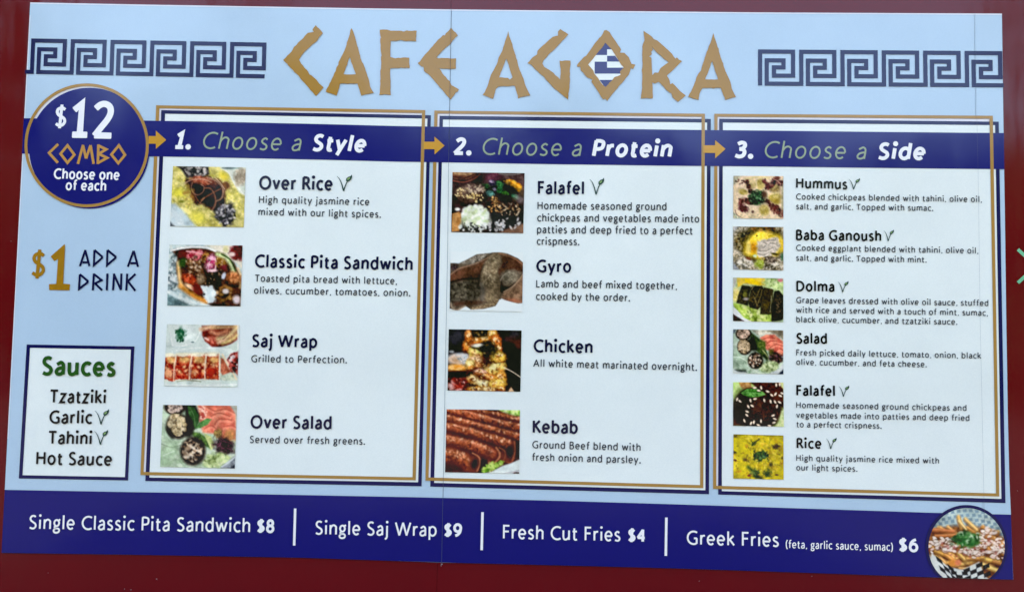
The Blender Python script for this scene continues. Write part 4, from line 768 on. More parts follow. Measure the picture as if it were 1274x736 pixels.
def gyro(s):
    s.sat = .85; s.con = .06
    s.bg((219, 233, 240)); W_ = (219, 233, 240)
    s.p([(60, 180), (170, 188), (340, 98), (530, 80), (640, 92), (740, 136), (800, 185), (800, 566), (740, 574), (640, 548), (580, 524), (520, 600), (400, 630), (280, 632), (230, 600), (150, 647), (60, 620)], ((104, 90, 74), (76, 64, 54), 26), 6)
    s.p([(160, 188), (250, 150), (345, 102), (440, 96), (380, 160), (300, 196)], ((170, 164, 150), (112, 104, 94), 16), 12); s.l([(330, 110), (350, 150), (320, 180)], 14, (70, 62, 58), .6); s.e(120, 225, 40, 34, ((78, 58, 64), (48, 36, 42), 14), 0, .5)
    s.p([(60, 310), (120, 270), (200, 228), (320, 200), (430, 150), (520, 100), (500, 140), (420, 210), (385, 330), (260, 345), (60, 375)], ((104, 66, 50), (72, 48, 40), 30), 14); s.l([(78, 300), (165, 238), (290, 200), (400, 155), (515, 98)], 12, (176, 132, 104), .75); s.l([(90, 330), (180, 280), (300, 262), (380, 240)], 34, (122, 70, 52), .4); s.l([(80, 372), (200, 340), (375, 335)], 22, (30, 22, 24), .85)
    s.p([(60, 395), (230, 352), (370, 362), (380, 510), (300, 560), (60, 570)], ((82, 76, 66), (54, 48, 42), 22), 18); s.k(190, 445, 110, 70, 70, 8, [(132, 124, 104), (44, 38, 34), (104, 96, 80)], 0, 1.5, .55)
    s.l([(470, 150), (400, 230), (370, 330), (362, 420)], 30, (30, 22, 22), .8); s.l([(500, 110), (440, 190), (410, 280), (395, 390)], 46, ((160, 144, 116), (120, 104, 80), 14), .9); s.l([(560, 100), (520, 200), (500, 320), (500, 430), (470, 540)], 95, ((140, 122, 94), (102, 88, 66), 18), .95); s.k(470, 260, 60, 140, 80, 8, [(186, 172, 140), (90, 76, 58), (160, 144, 112)], 8, 1.5, .55); s.l([(560, 250), (575, 340), (580, 420)], 22, (34, 24, 24), .8); s.l([(545, 300), (560, 420), (550, 520)], 26, (96, 80, 62), .6); s.l([(385, 390), (400, 470), (395, 540)], 34, (84, 80, 76), .7); s.l([(448, 230), (440, 330), (450, 440)], 10, (90, 76, 58), .5)
    s.p([(575, 110), (650, 112), (745, 155), (800, 205), (800, 272), (700, 250), (620, 258), (570, 325), (548, 265), (585, 180)], ((62, 38, 34), (88, 56, 42), 24), 18); s.l([(560, 92), (650, 112), (740, 158), (795, 212)], 16, (150, 100, 72), .7)
    s.e(655, 318, 85, 62, ((134, 126, 108), (100, 92, 78), 16), -15, .4, .2); s.l([(570, 350), (600, 300), (660, 268)], 10, (176, 166, 146), .6); s.p([(570, 395), (650, 415), (755, 350), (610, 475), (570, 462)], (28, 20, 20), 12)
    s.p([(800, 290), (800, 566), (740, 574), (650, 548), (580, 520), (605, 462), (700, 405), (755, 345)], ((146, 112, 86), (112, 84, 66), 30), 14); s.l([(602, 462), (690, 408), (758, 335), (785, 292)], 12, (190, 158, 128), .7); s.e(700, 545, 80, 18, (150, 84, 62), 8, .7, 0, .7)
    s.p([(110, 560), (300, 545), (430, 560), (300, 595), (120, 600)], ((78, 48, 40), (60, 40, 34), 18), 16, .8); s.l([(85, 570), (105, 622), (150, 640), (225, 600)], 18, (170, 152, 130), .7); s.l([(290, 625), (400, 605), (495, 580), (540, 540)], 26, ((168, 146, 112), (104, 82, 60), 12), .85)
    s.speckle(16, 14)
    s.p([(560, 536), (640, 552), (740, 580), (820, 566), (820, 720), (40, 720), (40, 626), (78, 626), (150, 652), (235, 608), (280, 638), (400, 636), (520, 608)], W_, 5); s.p([(40, 30), (830, 30), (830, 180), (795, 176), (740, 128), (640, 84), (530, 73), (345, 90), (168, 180), (40, 176)], W_, 5)
def chunk(s, x, y, rx, ry, rot, base, hi, lo, seed=0):
    """a browned lump: dark lower rim, warm body, pale top and char marks"""
    s.e(x + 3, y + 8, rx * 1.06, ry * 1.1, lo, rot, .25, .3, .9); s.e(x, y, rx, ry, base, rot, .35, .45); s.e(x - rx * .12, y - ry * .22, rx * .62, ry * .5, hi, rot, .9, .5, .85)
    s.k(x, y + ry * .25, rx * .8, ry * .6, 10, 9, [lo if isinstance(lo[0], int) else lo[0], (150, 70, 24), (226, 150, 60)], rot, 1.8, .6); s.k(x, y - ry * .2, rx * .6, ry * .4, 6, 6, [(252, 240, 190)], rot, 1.6, .6)
def chicken(s):
    s.bg(((18, 16, 22), (36, 34, 44), 90)); s.e(150, 120, 100, 60, (58, 58, 66), 0, .9); s.e(720, 110, 60, 50, (60, 58, 66), 0, .9); s.p([(650, 150), (790, 150), (800, 250), (740, 240)], (116, 62, 54), 50, .8); s.p([(590, 200), (700, 200), (800, 330), (800, 660), (690, 640), (620, 480)], (8, 6, 8), 20)
    s.e(190, 345, 130, 58, ((176, 186, 196), (210, 204, 200), 30), 0, .25); s.e(150, 360, 60, 40, (160, 110, 64), 10, .9, 0, .7); s.e(160, 430, 110, 34, ((230, 150, 50), (244, 190, 110), 24), 0, .4); s.l([(75, 462), (170, 466), (270, 460)], 14, (110, 50, 20), .8); s.e(110, 275, 26, 12, (170, 176, 180), 0, .5); s.k(220, 340, 60, 30, 12, 6, [(90, 110, 120), (230, 230, 226)], 0, 1.4, .6)
    s.p([(60, 475), (300, 470), (320, 520), (60, 540)], (10, 6, 8), 18); s.p([(60, 530), (280, 520), (320, 680), (60, 680)], ((104, 28, 22), (50, 12, 14), 24), 14); s.k(170, 595, 110, 60, 60, 10, [(206, 100, 90), (230, 190, 186), (80, 12, 14), (150, 40, 30)], 0, 2, .7)
    A, Hh, Lo = ((224, 160, 56), (206, 120, 40), 22), (246, 214, 120), (84, 34, 14)
    for c in [(270, 215, 50, 62, 10, ((214, 120, 40), (190, 84, 26), 18), (238, 180, 90), Lo), (340, 165, 72, 38, -6, ((206, 100, 36), (226, 150, 64), 16), (240, 190, 110), Lo), (275, 120, 34, 60, 8, ((226, 140, 60), (206, 110, 40), 16), (240, 196, 120), Lo), (500, 110, 60, 52, 0, A, (250, 226, 130), Lo), (545, 180, 46, 64, -12, ((226, 116, 44), (206, 90, 30), 16), (240, 170, 90), Lo), (430, 150, 56, 34, 10, A, Hh, Lo), (565, 250, 34, 40, 0, ((214, 110, 40), (180, 80, 26), 16), (236, 170, 90), Lo),
              (560, 330, 72, 56, -14, ((226, 186, 66), (206, 150, 44), 20), (246, 226, 120), Lo), (345, 290, 66, 62, 12, ((206, 196, 80), (220, 180, 76), 18), (240, 236, 150), (110, 60, 24)), (350, 370, 70, 60, 0, ((226, 170, 110), (214, 150, 80), 18), (248, 226, 190), (120, 60, 30)), (290, 400, 44, 50, 0, ((214, 190, 100), (190, 150, 70), 16), (236, 226, 160), Lo),
              (530, 440, 100, 60, -16, ((214, 206, 104), (226, 180, 80), 22), (244, 240, 170), Lo), (390, 475, 64, 34, 10, ((222, 180, 160), (200, 130, 90), 16), (240, 216, 200), (96, 36, 24)), (460, 520, 110, 30, 8, ((220, 140, 56), (190, 96, 36), 16), (244, 196, 120), Lo), (590, 520, 52, 50, -30, ((220, 150, 50), (200, 120, 36), 16), (244, 200, 110), Lo),
              (330, 545, 60, 44, 20, ((226, 190, 110), (206, 150, 70), 16), (244, 230, 170), Lo), (430, 590, 90, 44, 18, ((228, 224, 160), (214, 190, 110), 18), (248, 248, 216), Lo), (560, 590, 80, 56, -12, ((224, 190, 70), (206, 150, 50), 18), (248, 230, 130), Lo), (340, 640, 70, 30, 0, A, Hh, Lo), (480, 645, 90, 26, 0, ((236, 200, 120), (206, 150, 60), 14), (250, 236, 180), Lo), (600, 640, 60, 30, 10, ((210, 140, 40), (150, 80, 24), 14), Hh, Lo)]: s.chunk(*c)
    s.p([(300, 55), (462, 55), (455, 130), (312, 138)], (24, 20, 14), 20); s.k(380, 100, 60, 26, 18, 8, [(180, 150, 90), (90, 70, 40), (10, 8, 8)], 0, 1.4, .7); s.e(475, 240, 82, 62, ((18, 18, 14), (46, 40, 28), 18), 20, .4, .5); s.k(470, 240, 80, 60, 26, 8, [(70, 66, 40), (8, 8, 8), (130, 110, 60)], 0, 1.6, .6)
    s.l([(315, 232), (360, 245), (420, 275)], 22, (28, 32, 26), .85); s.e(360, 214, 52, 16, (228, 228, 214), -6, .5); s.e(440, 370, 40, 60, (60, 20, 14), 20, .7, .3, .9); s.l([(470, 385), (550, 385), (615, 372)], 10, (80, 34, 16), .7); s.l([(255, 490), (310, 445), (350, 440)], 28, (74, 26, 22), .85); s.p([(325, 482), (420, 505), (475, 545), (410, 560), (345, 520)], (84, 32, 20), 20, .75)
    s.l([(500, 575), (560, 530), (612, 492)], 9, (150, 80, 24), .7); s.l([(620, 430), (700, 470), (800, 536)], 9, (232, 216, 190)); s.p([(625, 620), (690, 575), (712, 660), (630, 665)], (50, 16, 12), 14); s.p([(668, 645), (690, 618), (722, 665), (660, 668)], (226, 190, 150), 8)
    s.k(450, 380, 160, 250, 60, 7, [(252, 232, 140), (110, 50, 20), (60, 24, 12)], 0, 1.6, .45); s.speckle(16, 14)
Pic.chunk = chunk
def kebab(s):
    s.con = .08; s.sat = .92
    s.bg(((84, 32, 22), (50, 18, 14), 40))
    s.p([(530, 50), (820, 50), (820, 150), (700, 130)], ((120, 176, 50), (170, 206, 100), 24), 10); s.k(700, 100, 90, 34, 40, 12, [(190, 220, 120), (96, 150, 40), (220, 236, 170)], 0, 1.5, .8)
    logs = [([(260, 58), (450, 96), (620, 128), (720, 156), (820, 172)], 44), ([(50, 84), (250, 104), (430, 152), (620, 204), (820, 246)], 70), ([(50, 140), (220, 186), (430, 238), (640, 292), (820, 340)], 66), ([(40, 226), (230, 266), (420, 318), (580, 368), (690, 408)], 86), ([(40, 346), (200, 388), (350, 424), (470, 470), (525, 505)], 104), ([(10, 500), (140, 520), (240, 556), (300, 610)], 150)]
    for i, (q, w_) in enumerate(logs):
        for off, ww, c, a in ((12, w_ + 26, (34, 10, 10), 1), (3, w_, (104, 44, 28), 1), (-.06 * w_, w_ * .74, ((150, 70, 44), (128, 56, 34), 16), .9), (-.17 * w_, w_ * .42, ((196, 112, 76), (168, 84, 54), 14), .85), (-.28 * w_, w_ * .16, ((228, 170, 136), (190, 110, 76), 12), .75)):
            s.l([(x, y + off) for x, y in q], ww, c, a)
        for k in range(110):
            t = s.r.rand() * (len(q) - 1.001); j = int(t); a_ = q[j]; b_ = q[j + 1]; t -= j; v_ = s.r.rand() - .5
            c = [(240, 196, 160), (150, 76, 36), (214, 130, 84), (110, 50, 26)][k % 4] if v_ < -.02 else [(70, 26, 18), (176, 84, 46), (110, 48, 28), (196, 106, 66)][k % 4]
            s.e(a_[0] + (b_[0] - a_[0]) * t, a_[1] + (b_[1] - a_[1]) * t + v_ * w_ * .8, 15, 8, c, s.r.rand() * 180, .8, 0, .7)
    s.l([(590, 440), (640, 470), (650, 520), (620, 570)], 16, (150, 84, 60), .9); s.e(615, 520, 24, 50, (84, 38, 28), -10, .5)
    s.p([(655, 440), (740, 380), (742, 540), (700, 590), (645, 572)], (96, 42, 30), 14); s.e(690, 480, 30, 52, (22, 8, 10), 0, .6); s.l([(735, 380), (744, 470), (718, 560)], 14, (176, 100, 70), .85); s.l([(660, 575), (700, 585), (735, 540)], 10, (140, 70, 50), .8); s.p([(752, 400), (820, 360), (820, 540), (752, 540)], (44, 18, 14), 14)
    s.l([(560, 440), (592, 490), (585, 540), (540, 590)], 18, (206, 130, 92), .8); s.e(478, 500, 36, 40, (84, 36, 32), 0, .8, 0, .8); s.e(500, 600, 28, 50, (110, 46, 32), 0, .6)
    s.e(350, 590, 55, 85, (110, 50, 34), 20, .35); s.e(352, 592, 26, 46, (30, 12, 12), 20, .6); s.l([(330, 492), (392, 532), (402, 600), (372, 666)], 13, (200, 126, 90), .85)
    s.p([(408, 560), (470, 560), (480, 690), (396, 695)], (20, 20, 12), 14); s.p([(415, 670), (480, 604), (560, 590), (600, 562), (640, 572), (590, 622), (500, 662), (440, 695)], ((96, 150, 34), (160, 196, 80), 18), 10); s.k(520, 622, 100, 38, 40, 10, [(196, 222, 120), (64, 110, 24), (150, 190, 70)], -25, 1.6, .8)
    s.p([(420, 700), (520, 670), (620, 614), (700, 592), (820, 535), (820, 720), (420, 720)], (214, 228, 230), 10); s.l([(640, 688), (720, 674), (790, 654)], 8, (160, 150, 160), .7); s.e(760, 686, 34, 10, (60, 20, 34), 0, .4); s.speckle(12, 12)
def hummus(s):
    s.bg(((206, 184, 150), (222, 200, 172), 60)); s.p([(80, 70), (200, 70), (90, 200)], ((150, 156, 140), (190, 180, 150), 20), 20); s.p([(760, 90), (760, 660), (730, 500), (735, 250)], (150, 150, 120), 12, .8); s.p([(80, 560), (200, 655), (80, 655)], ((130, 146, 130), (180, 180, 156), 20), 14); s.l([(110, 540), (130, 600), (200, 640)], 12, (90, 60, 54), .7)
    s.l([(250, 120), (420, 95), (560, 110)], 22, (206, 190, 130), .8); OL = ((158, 140, 62), (190, 172, 100), 40)
    s.e(330, 190, 70, 60, ((206, 186, 136), (190, 168, 110), 40), 0, .4); s.e(445, 190, 60, 75, OL, 10, .3); s.l([(390, 160), (400, 240), (390, 270)], 16, (222, 206, 170), .8); s.e(215, 295, 62, 40, OL, 10, .3); s.e(640, 370, 90, 60, OL, -10, .3); s.e(640, 245, 70, 60, ((140, 116, 66), (166, 146, 90), 30), 0, .4); s.e(500, 540, 65, 75, OL, 5, .3); s.e(660, 420, 60, 40, (150, 130, 50), 10, .5); s.l([(560, 330), (620, 320), (700, 300)], 16, (206, 190, 136), .8)
    MA = [(70, 24, 28), (92, 40, 42), (50, 20, 24), (120, 64, 60)]
    for q, w_ in (([(262, 160), (290, 220), (320, 290)], 40), ([(540, 420), (600, 480), (650, 500)], 56), ([(650, 530), (700, 570), (745, 590)], 90), ([(500, 150), (540, 200), (545, 240)], 50), ([(590, 200), (640, 150), (720, 180)], 60), ([(190, 420), (230, 400), (290, 420)], 60)):
        s.l(q, w_, ((84, 40, 38), (130, 86, 76), 16), .75)
        for x, y in q: s.k(x, y, w_ * .7, w_ * .6, 12, 10, MA, 0, 1.5, .8)
    s.e(215, 515, 70, 50, ((84, 22, 46), (60, 16, 32), 20), 20, .3, .5); s.e(670, 110, 40, 28, (110, 56, 50), 0, .5, .4); s.l([(620, 120), (680, 150), (720, 190)], 10, (226, 170, 150), .8); s.e(345, 560, 18, 20, (96, 70, 66), 0, .4); s.k(170, 160, 60, 30, 10, 9, MA, 0, 1.4, .7); s.e(290, 450, 30, 16, (110, 60, 56), 20, .5)
    s.e(415, 370, 115, 100, ((20, 44, 26), (44, 84, 50), 18), 0, .2, .35); s.k(400, 370, 100, 85, 50, 10, [(70, 124, 76), (10, 24, 14), (120, 160, 120), (40, 20, 24)], 0, 1.5, .8); s.e(500, 330, 36, 50, (84, 56, 46), -20, .5); s.e(330, 455, 26, 16, (40, 26, 22), 0, .4); s.k(420, 620, 330, 30, 40, 9, [(196, 190, 150), (150, 140, 110)], 0, 1.5, .5); s.speckle(18, 18)
def ganoush(s):
    s.bg(((190, 180, 160), (120, 112, 90), 26)); s.k(420, 360, 350, 300, 260, 12, [(226, 216, 200), (96, 86, 70), (240, 232, 216), (60, 54, 44), (180, 160, 130)], 0, 1.9, .7)
    s.e(460, 300, 340, 240, ((84, 74, 34), (50, 40, 22), 24), -6, .15, .15); s.k(200, 260, 90, 110, 50, 13, [(130, 110, 60), (40, 44, 26), (190, 176, 130), (90, 60, 30)], 0, 1.5, .7); s.k(520, 110, 200, 40, 40, 12, [(110, 70, 30), (60, 40, 20), (150, 110, 60)], 0, 1.5, .7)
    s.e(490, 320, 265, 190, ((222, 190, 40), (236, 214, 90), 30), -8, .15, .15); s.e(440, 185, 80, 40, ((240, 206, 20), (250, 226, 90), 16), -10, .4); s.e(345, 350, 75, 65, ((214, 150, 20), (190, 130, 30), 20), 0, .5); s.e(290, 350, 30, 90, (232, 210, 110), 0, .5); s.e(730, 330, 36, 90, (206, 176, 50), 0, .4); s.l([(560, 195), (640, 185), (700, 210)], 12, (190, 160, 30), .7); s.e(400, 190, 12, 10, (84, 54, 10), 0, .4)
    s.p([(400, 260), (560, 225), (680, 215), (720, 330), (680, 400), (640, 450), (540, 480), (430, 480), (400, 420)], ((206, 196, 184), (176, 166, 154), 30), 20, 1, 14)
    for q in ([(430, 390), (520, 395), (610, 350)], [(410, 430), (500, 450), (560, 410)], [(580, 290), (640, 300), (680, 330)], [(480, 280), (530, 300), (500, 350)], [(540, 260), (600, 250), (650, 250)]): s.l(q, 12, (130, 118, 108), .6); s.l([(a, b + 18) for a, b in q], 18, (226, 218, 208), .7)
    s.e(640, 435, 50, 16, (70, 60, 10), 10, .4); s.e(570, 510, 90, 50, ((60, 46, 40), (150, 136, 120), 16), 0, .3, .5); s.e(440, 570, 70, 60, ((130, 150, 40), (166, 176, 90), 20), 10, .4, .4); s.e(375, 460, 26, 18, (196, 220, 180), 0, .4); s.k(620, 590, 130, 50, 50, 13, [(220, 214, 200), (70, 64, 50), (176, 166, 140)], 0, 1.7, .8); s.k(220, 570, 120, 70, 60, 13, [(226, 222, 210), (90, 86, 76), (190, 180, 160)], 0, 1.7, .8)
    s.e(740, 470, 20, 50, (70, 110, 80), 0, .5); s.e(290, 495, 40, 20, (120, 70, 50), 20, .5); s.p([(80, 540), (170, 650), (80, 660)], (150, 160, 176), 16, .9); s.p([(80, 60), (160, 60), (90, 150)], (166, 170, 180), 20, .8); s.speckle(24, 14)
def dolma(s):
    s.bg(((150, 176, 120), (196, 206, 160), 40)); s.p([(130, 60), (500, 60), (530, 170), (220, 140), (140, 200)], ((226, 196, 60), (206, 180, 90), 40), 12); s.p([(240, 60), (340, 70), (500, 150), (420, 165), (240, 120)], ((240, 210, 20), (230, 190, 40), 30), 10); s.e(120, 290, 55, 90, ((206, 190, 96), (226, 214, 150), 30), 10, .3)
    s.p([(80, 60), (130, 60), (110, 180), (80, 200)], (176, 176, 170), 12); s.e(610, 150, 120, 70, ((160, 186, 110), (206, 220, 170), 26), 0, .3, .4); s.k(640, 140, 110, 60, 40, 12, [(210, 226, 170), (110, 150, 60), (180, 204, 130)], 20, 1.8, .7); s.e(715, 90, 36, 26, (206, 110, 120), 0, .4); s.p([(640, 60), (760, 60), (760, 90), (640, 80)], (190, 196, 180), 12, .5)
    s.p([(80, 400), (250, 430), (600, 540), (600, 650), (340, 650), (120, 520)], ((150, 180, 70), (190, 206, 110), 30), 14); s.k(330, 540, 230, 90, 110, 14, [(206, 220, 130), (110, 146, 40), (170, 196, 80), (226, 232, 170), (90, 116, 40)], 15, 1.9, .75)
    s.p([(80, 440), (140, 500), (230, 600), (340, 655), (200, 655), (80, 560)], (216, 224, 228), 10); s.p([(80, 545), (150, 590), (230, 640), (80, 645)], ((60, 30, 44), (34, 28, 30), 24), 10)
    for q, c in (([(205, 160), (330, 180), (300, 260), (280, 425), (130, 390), (160, 270)], ((34, 32, 20), (66, 60, 34), 24)), ([(340, 170), (470, 170), (500, 230), (450, 440), (420, 480), (310, 450), (290, 380), (320, 240)], ((40, 34, 22), (74, 64, 38), 20)), ([(500, 190), (620, 215), (610, 330), (590, 545), (450, 540), (460, 380)], ((56, 50, 24), (78, 68, 34), 40)), ([(640, 240), (700, 230), (755, 300), (755, 620), (600, 640), (600, 480), (620, 330)], ((30, 28, 26), (52, 46, 38), 20))): s.p([(a - 4, b + 8) for a, b in q], (18, 16, 10), 14); s.p(q, c, 10, 1, 5)
    s.e(240, 280, 26, 40, (130, 130, 60), 10, .5); s.e(250, 345, 34, 18, (150, 140, 140), 0, .6); s.e(245, 230, 40, 16, (90, 88, 60), 0, .5); s.l([(310, 190), (350, 175), (330, 215)], 10, (190, 186, 150), .7)
    for q in ([(350, 300), (380, 360), (400, 430)], [(440, 210), (400, 300), (370, 340)], [(470, 220), (440, 330), (400, 440)], [(350, 240), (380, 290)]): s.l(q, 12, (130, 116, 76), .7)
    s.l([(595, 300), (590, 400), (578, 520)], 8, (190, 190, 150), .7); s.k(530, 360, 50, 100, 20, 9, [(110, 90, 30), (80, 70, 30)], 0, 1.4, .5); s.k(680, 420, 50, 150, 40, 9, [(96, 84, 66), (20, 18, 18), (120, 100, 76)], 0, 2.2, .6); s.l([(440, 470), (410, 510), (440, 560)], 10, (206, 214, 160), .7); s.p([(690, 655), (760, 610), (760, 655)], (160, 190, 160), 10, .7); s.speckle(14, 16)
def salad2(s):
    s.bg(((160, 182, 164), (186, 202, 186), 60)); s.k(170, 480, 140, 130, 50, 18, [(206, 218, 206), (140, 164, 140), (120, 146, 120)], 20, 2.4, .5); s.l([(90, 430), (180, 440), (280, 500)], 12, (206, 220, 206), .7); s.l([(100, 500), (200, 560)], 9, (116, 140, 116), .6)
    s.p([(80, 590), (260, 630), (260, 660), (80, 660)], (190, 200, 200), 10); s.p([(100, 600), (250, 600), (270, 640), (140, 625)], (30, 40, 34), 14, .8); s.p([(330, 70), (760, 70), (760, 200), (640, 130), (520, 120), (430, 150)], ((206, 206, 190), (150, 146, 130), 40), 14); s.p([(520, 75), (760, 75), (750, 190), (640, 110)], (118, 108, 90), 18, .9)
    s.p([(440, 170), (520, 130), (640, 130), (750, 220), (755, 420), (640, 400), (560, 340), (500, 330)], ((222, 130, 104), (200, 90, 76), 50), 14)
    for q in ([(480, 190), (560, 170), (640, 180)], [(540, 240), (620, 210), (740, 240)], [(580, 300), (660, 260), (745, 280)], [(640, 360), (700, 320), (750, 340)]): s.l(q, 13, (180, 70, 60), .65); s.l([(a + 4, b + 24) for a, b in q], 18, (238, 156, 130), .6)
    s.p([(310, 90), (430, 180), (500, 250), (560, 440), (540, 490), (430, 380), (330, 300)], ((44, 62, 36), (70, 90, 50), 30), 14); s.e(470, 260, 50, 60, ((96, 110, 50), (60, 80, 40), 20), 20, .4, .3); s.l([(480, 340), (550, 430), (560, 470)], 14, (180, 180, 120), .7)
    s.e(650, 450, 90, 80, ((56, 32, 42), (28, 16, 24), 20), 20, .3, .4); s.k(650, 450, 85, 75, 30, 10, [(100, 66, 80), (20, 12, 18), (80, 60, 50)], 0, 2.4, .7); s.e(590, 360, 40, 40, ((80, 84, 46), (110, 90, 50), 18), 0, .4, .4)
    s.e(560, 560, 130, 70, ((150, 172, 120), (110, 130, 84), 24), -10, .3, .3); s.k(560, 560, 130, 65, 70, 12, [(200, 212, 170), (96, 116, 66), (176, 192, 140)], -10, 1.6, .8); s.k(340, 620, 80, 26, 24, 12, [(190, 206, 190), (120, 150, 120)], 0, 1.8, .7)
    s.p([(560, 655), (700, 590), (760, 500), (760, 665), (560, 665)], ((196, 204, 206), (170, 180, 184), 30), 10); s.p([(680, 665), (760, 590), (760, 665)], (46, 56, 76), 12); s.p([(80, 60), (120, 60), (100, 110), (80, 110)], (70, 84, 100), 14)
    falafel_ball(s, 220, 120, 105, 90, n=110, seeds=((176, 150, 130), (140, 118, 104), (200, 176, 156))); s.e(340, 260, 50, 90, (24, 28, 24), -20, .3); falafel_ball(s, 235, 295, 100, 110, -15, n=160, seeds=((180, 160, 126), (150, 130, 100), (200, 180, 150), (110, 94, 70))); falafel_ball(s, 380, 480, 105, 112, 0, n=110, sz=10, seeds=((236, 226, 206), (150, 120, 100), (28, 18, 18), (110, 84, 70))); s.speckle(16, 14)
def sesame(s):
    s.bg(((170, 206, 110), (196, 216, 150), 60)); s.p([(160, 75), (320, 75), (330, 150), (240, 180), (180, 140)], ((190, 146, 90), (160, 110, 60), 30), 12); s.l([(150, 90), (150, 190), (110, 290)], 8, (206, 220, 150), .6)
    s.p([(80, 480), (160, 540), (230, 650), (80, 660)], ((150, 90, 60), (110, 60, 46), 30), 14); s.p([(310, 75), (740, 75), (760, 200), (760, 420), (600, 330), (420, 170)], ((60, 32, 22), (86, 46, 28), 24), 14); s.p([(700, 75), (765, 75), (765, 170), (730, 140)], (200, 206, 140), 12)
    s.e(410, 430, 330, 290, ((40, 22, 18), (66, 38, 28), 20), 0, .08); s.e(190, 400, 110, 190, (10, 8, 10), 20, .7); s.e(380, 620, 240, 60, (14, 8, 8), 0, .7, 0, .8); s.e(450, 400, 130, 90, (92, 58, 46), 0, .9, .4, .5); s.k(460, 430, 230, 180, 60, 9, [(84, 54, 44), (26, 14, 12), (110, 74, 60)], 0, 2, .5); s.p([(560, 200), (700, 200), (740, 330), (640, 330)], (96, 54, 30), 30, .6)
    s.p([(180, 215), (270, 165), (400, 165), (480, 205), (520, 240), (430, 270), (300, 280), (220, 250)], ((52, 110, 40), (110, 176, 86), 40), 8); s.l([(200, 218), (330, 215), (500, 240)], 8, (130, 190, 110), .8); s.l([(330, 215), (350, 250), (390, 260)], 8, (30, 70, 26), .6); s.l([(180, 210), (260, 165), (340, 158)], 9, (20, 30, 12), .8)
    for x, y, r_ in [(135, 305, 110), (172, 330, 40), (375, 300, 170), (315, 322, 80), (335, 392, 30), (285, 402, 60), (270, 470, 20), (265, 518, 40), (232, 592, 70), (322, 626, 120), (500, 320, 75), (585, 335, 75), (545, 200, 20), (600, 250, 40), (650, 235, 120), (715, 258, 20), (645, 340, 60), (705, 345, 30), (670, 400, 100), (618, 522, 160), (640, 568, 20), (630, 618, 160), (458, 150, 80), (372, 150, 0), (660, 110, 90), (708, 105, 90), (420, 650, 20), (740, 225, 20), (425, 188, 10), (455, 598, 90), (360, 610, 100), (570, 660, 10)]:
        s.e(x + 3, y + 5, 26, 14, (20, 10, 10), r_, .5, 0, .7); s.e(x, y, 25, 12.5, (238, 222, 200), r_, .4)
    s.p([(730, 460), (765, 440), (765, 670), (650, 670), (700, 600)], ((176, 196, 130), (206, 214, 160), 30), 12); s.speckle(14, 14)
def rice(s):
    s.sat = .95; s.con = .05
    s.bg(((176, 160, 24), (206, 190, 30), 50)); s.k(420, 385, 350, 310, 420, 11, [(222, 206, 40), (150, 130, 20), (214, 190, 60), (190, 150, 30), (170, 150, 40), (230, 216, 90)], 0, 1.8, .6); s.e(200, 270, 110, 90, (206, 196, 10), 0, .9, 0, .6); s.e(200, 520, 90, 60, (216, 200, 30), 0, .9, 0, .5)
    GR = ((30, 56, 20), (64, 84, 30), 16)
    s.e(450, 370, 95, 62, GR, 10, .3, 1.0); s.k(450, 370, 90, 55, 40, 9, [(16, 44, 26), (60, 100, 40), (90, 130, 80), (20, 60, 60)], 10, 2, .8); s.l([(360, 310), (400, 345), (440, 340)], 12, (34, 60, 24), .8); s.l([(470, 280), (480, 330), (530, 320)], 8, (44, 66, 24), .8)
    s.e(360, 205, 40, 26, GR, -40, .4, .6); s.l([(350, 200), (400, 170), (430, 145)], 20, (50, 54, 24)); s.l([(320, 165), (350, 200)], 9, (60, 70, 30)); s.e(655, 250, 45, 32, ((84, 60, 20), (60, 50, 14), 14), 0, .4, .7); s.l([(600, 225), (650, 235), (710, 230)], 9, (80, 60, 20), .8)
    s.e(250, 425, 32, 22, (84, 62, 24), 10, .5, .7); s.l([(270, 360), (262, 400)], 8, (90, 70, 24), .8); s.e(590, 490, 22, 26, (76, 70, 20), 0, .5, .5); s.e(545, 600, 50, 50, GR, 20, .35, .8); s.l([(280, 520), (330, 560), (380, 600), (400, 660)], 44, GR, .9); s.l([(360, 640), (420, 655), (460, 672)], 40, (36, 46, 24), .9); s.k(370, 600, 60, 60, 24, 9, [(26, 44, 30), (90, 120, 60)], 0, 2, .7)
    s.e(100, 325, 24, 22, (70, 64, 24), 0, .5, .6); s.e(110, 430, 24, 14, (90, 50, 30), 20, .5, .5); s.e(110, 105, 30, 24, (84, 74, 30), 0, .6, .5); s.e(665, 625, 24, 12, (84, 50, 26), 0, .5); s.e(295, 635, 22, 14, (110, 20, 20), 0, .5); s.e(155, 580, 40, 14, (180, 110, 40), -10, .6, .5, .7); s.e(265, 240, 20, 26, (190, 130, 40), 0, .6, 0, .7); s.e(740, 400, 14, 20, (80, 74, 30), 0, .5)
    s.k(420, 385, 340, 300, 60, 7, [(110, 90, 24), (140, 90, 30), (90, 84, 30)], 0, 1.8, .6); s.l([(80, 85), (760, 104)], 12, (120, 120, 60), .6); s.speckle(14, 16)
big(col1, 204, 198, [(97, 72), (803, 84), (783, 665), (68, 655)], 1, 'small square picture of shredded meat and onions over yellow rice', rice_plate)
big(col1, 200, 296, [(92, 66), (803, 75), (785, 665), (70, 658)], 2, 'small square picture of a stuffed pita in foil', pita)
big(col1, 196, 396, [(100, 55), (803, 65), (785, 665), (70, 655)], 3, 'small square picture of a sliced grilled wrap with dip and fries', wrap)
big(col1, 192, 494, [(92, 70), (812, 80), (790, 688), (65, 672)], 4, 'small square picture of falafel balls over green salad', salad)
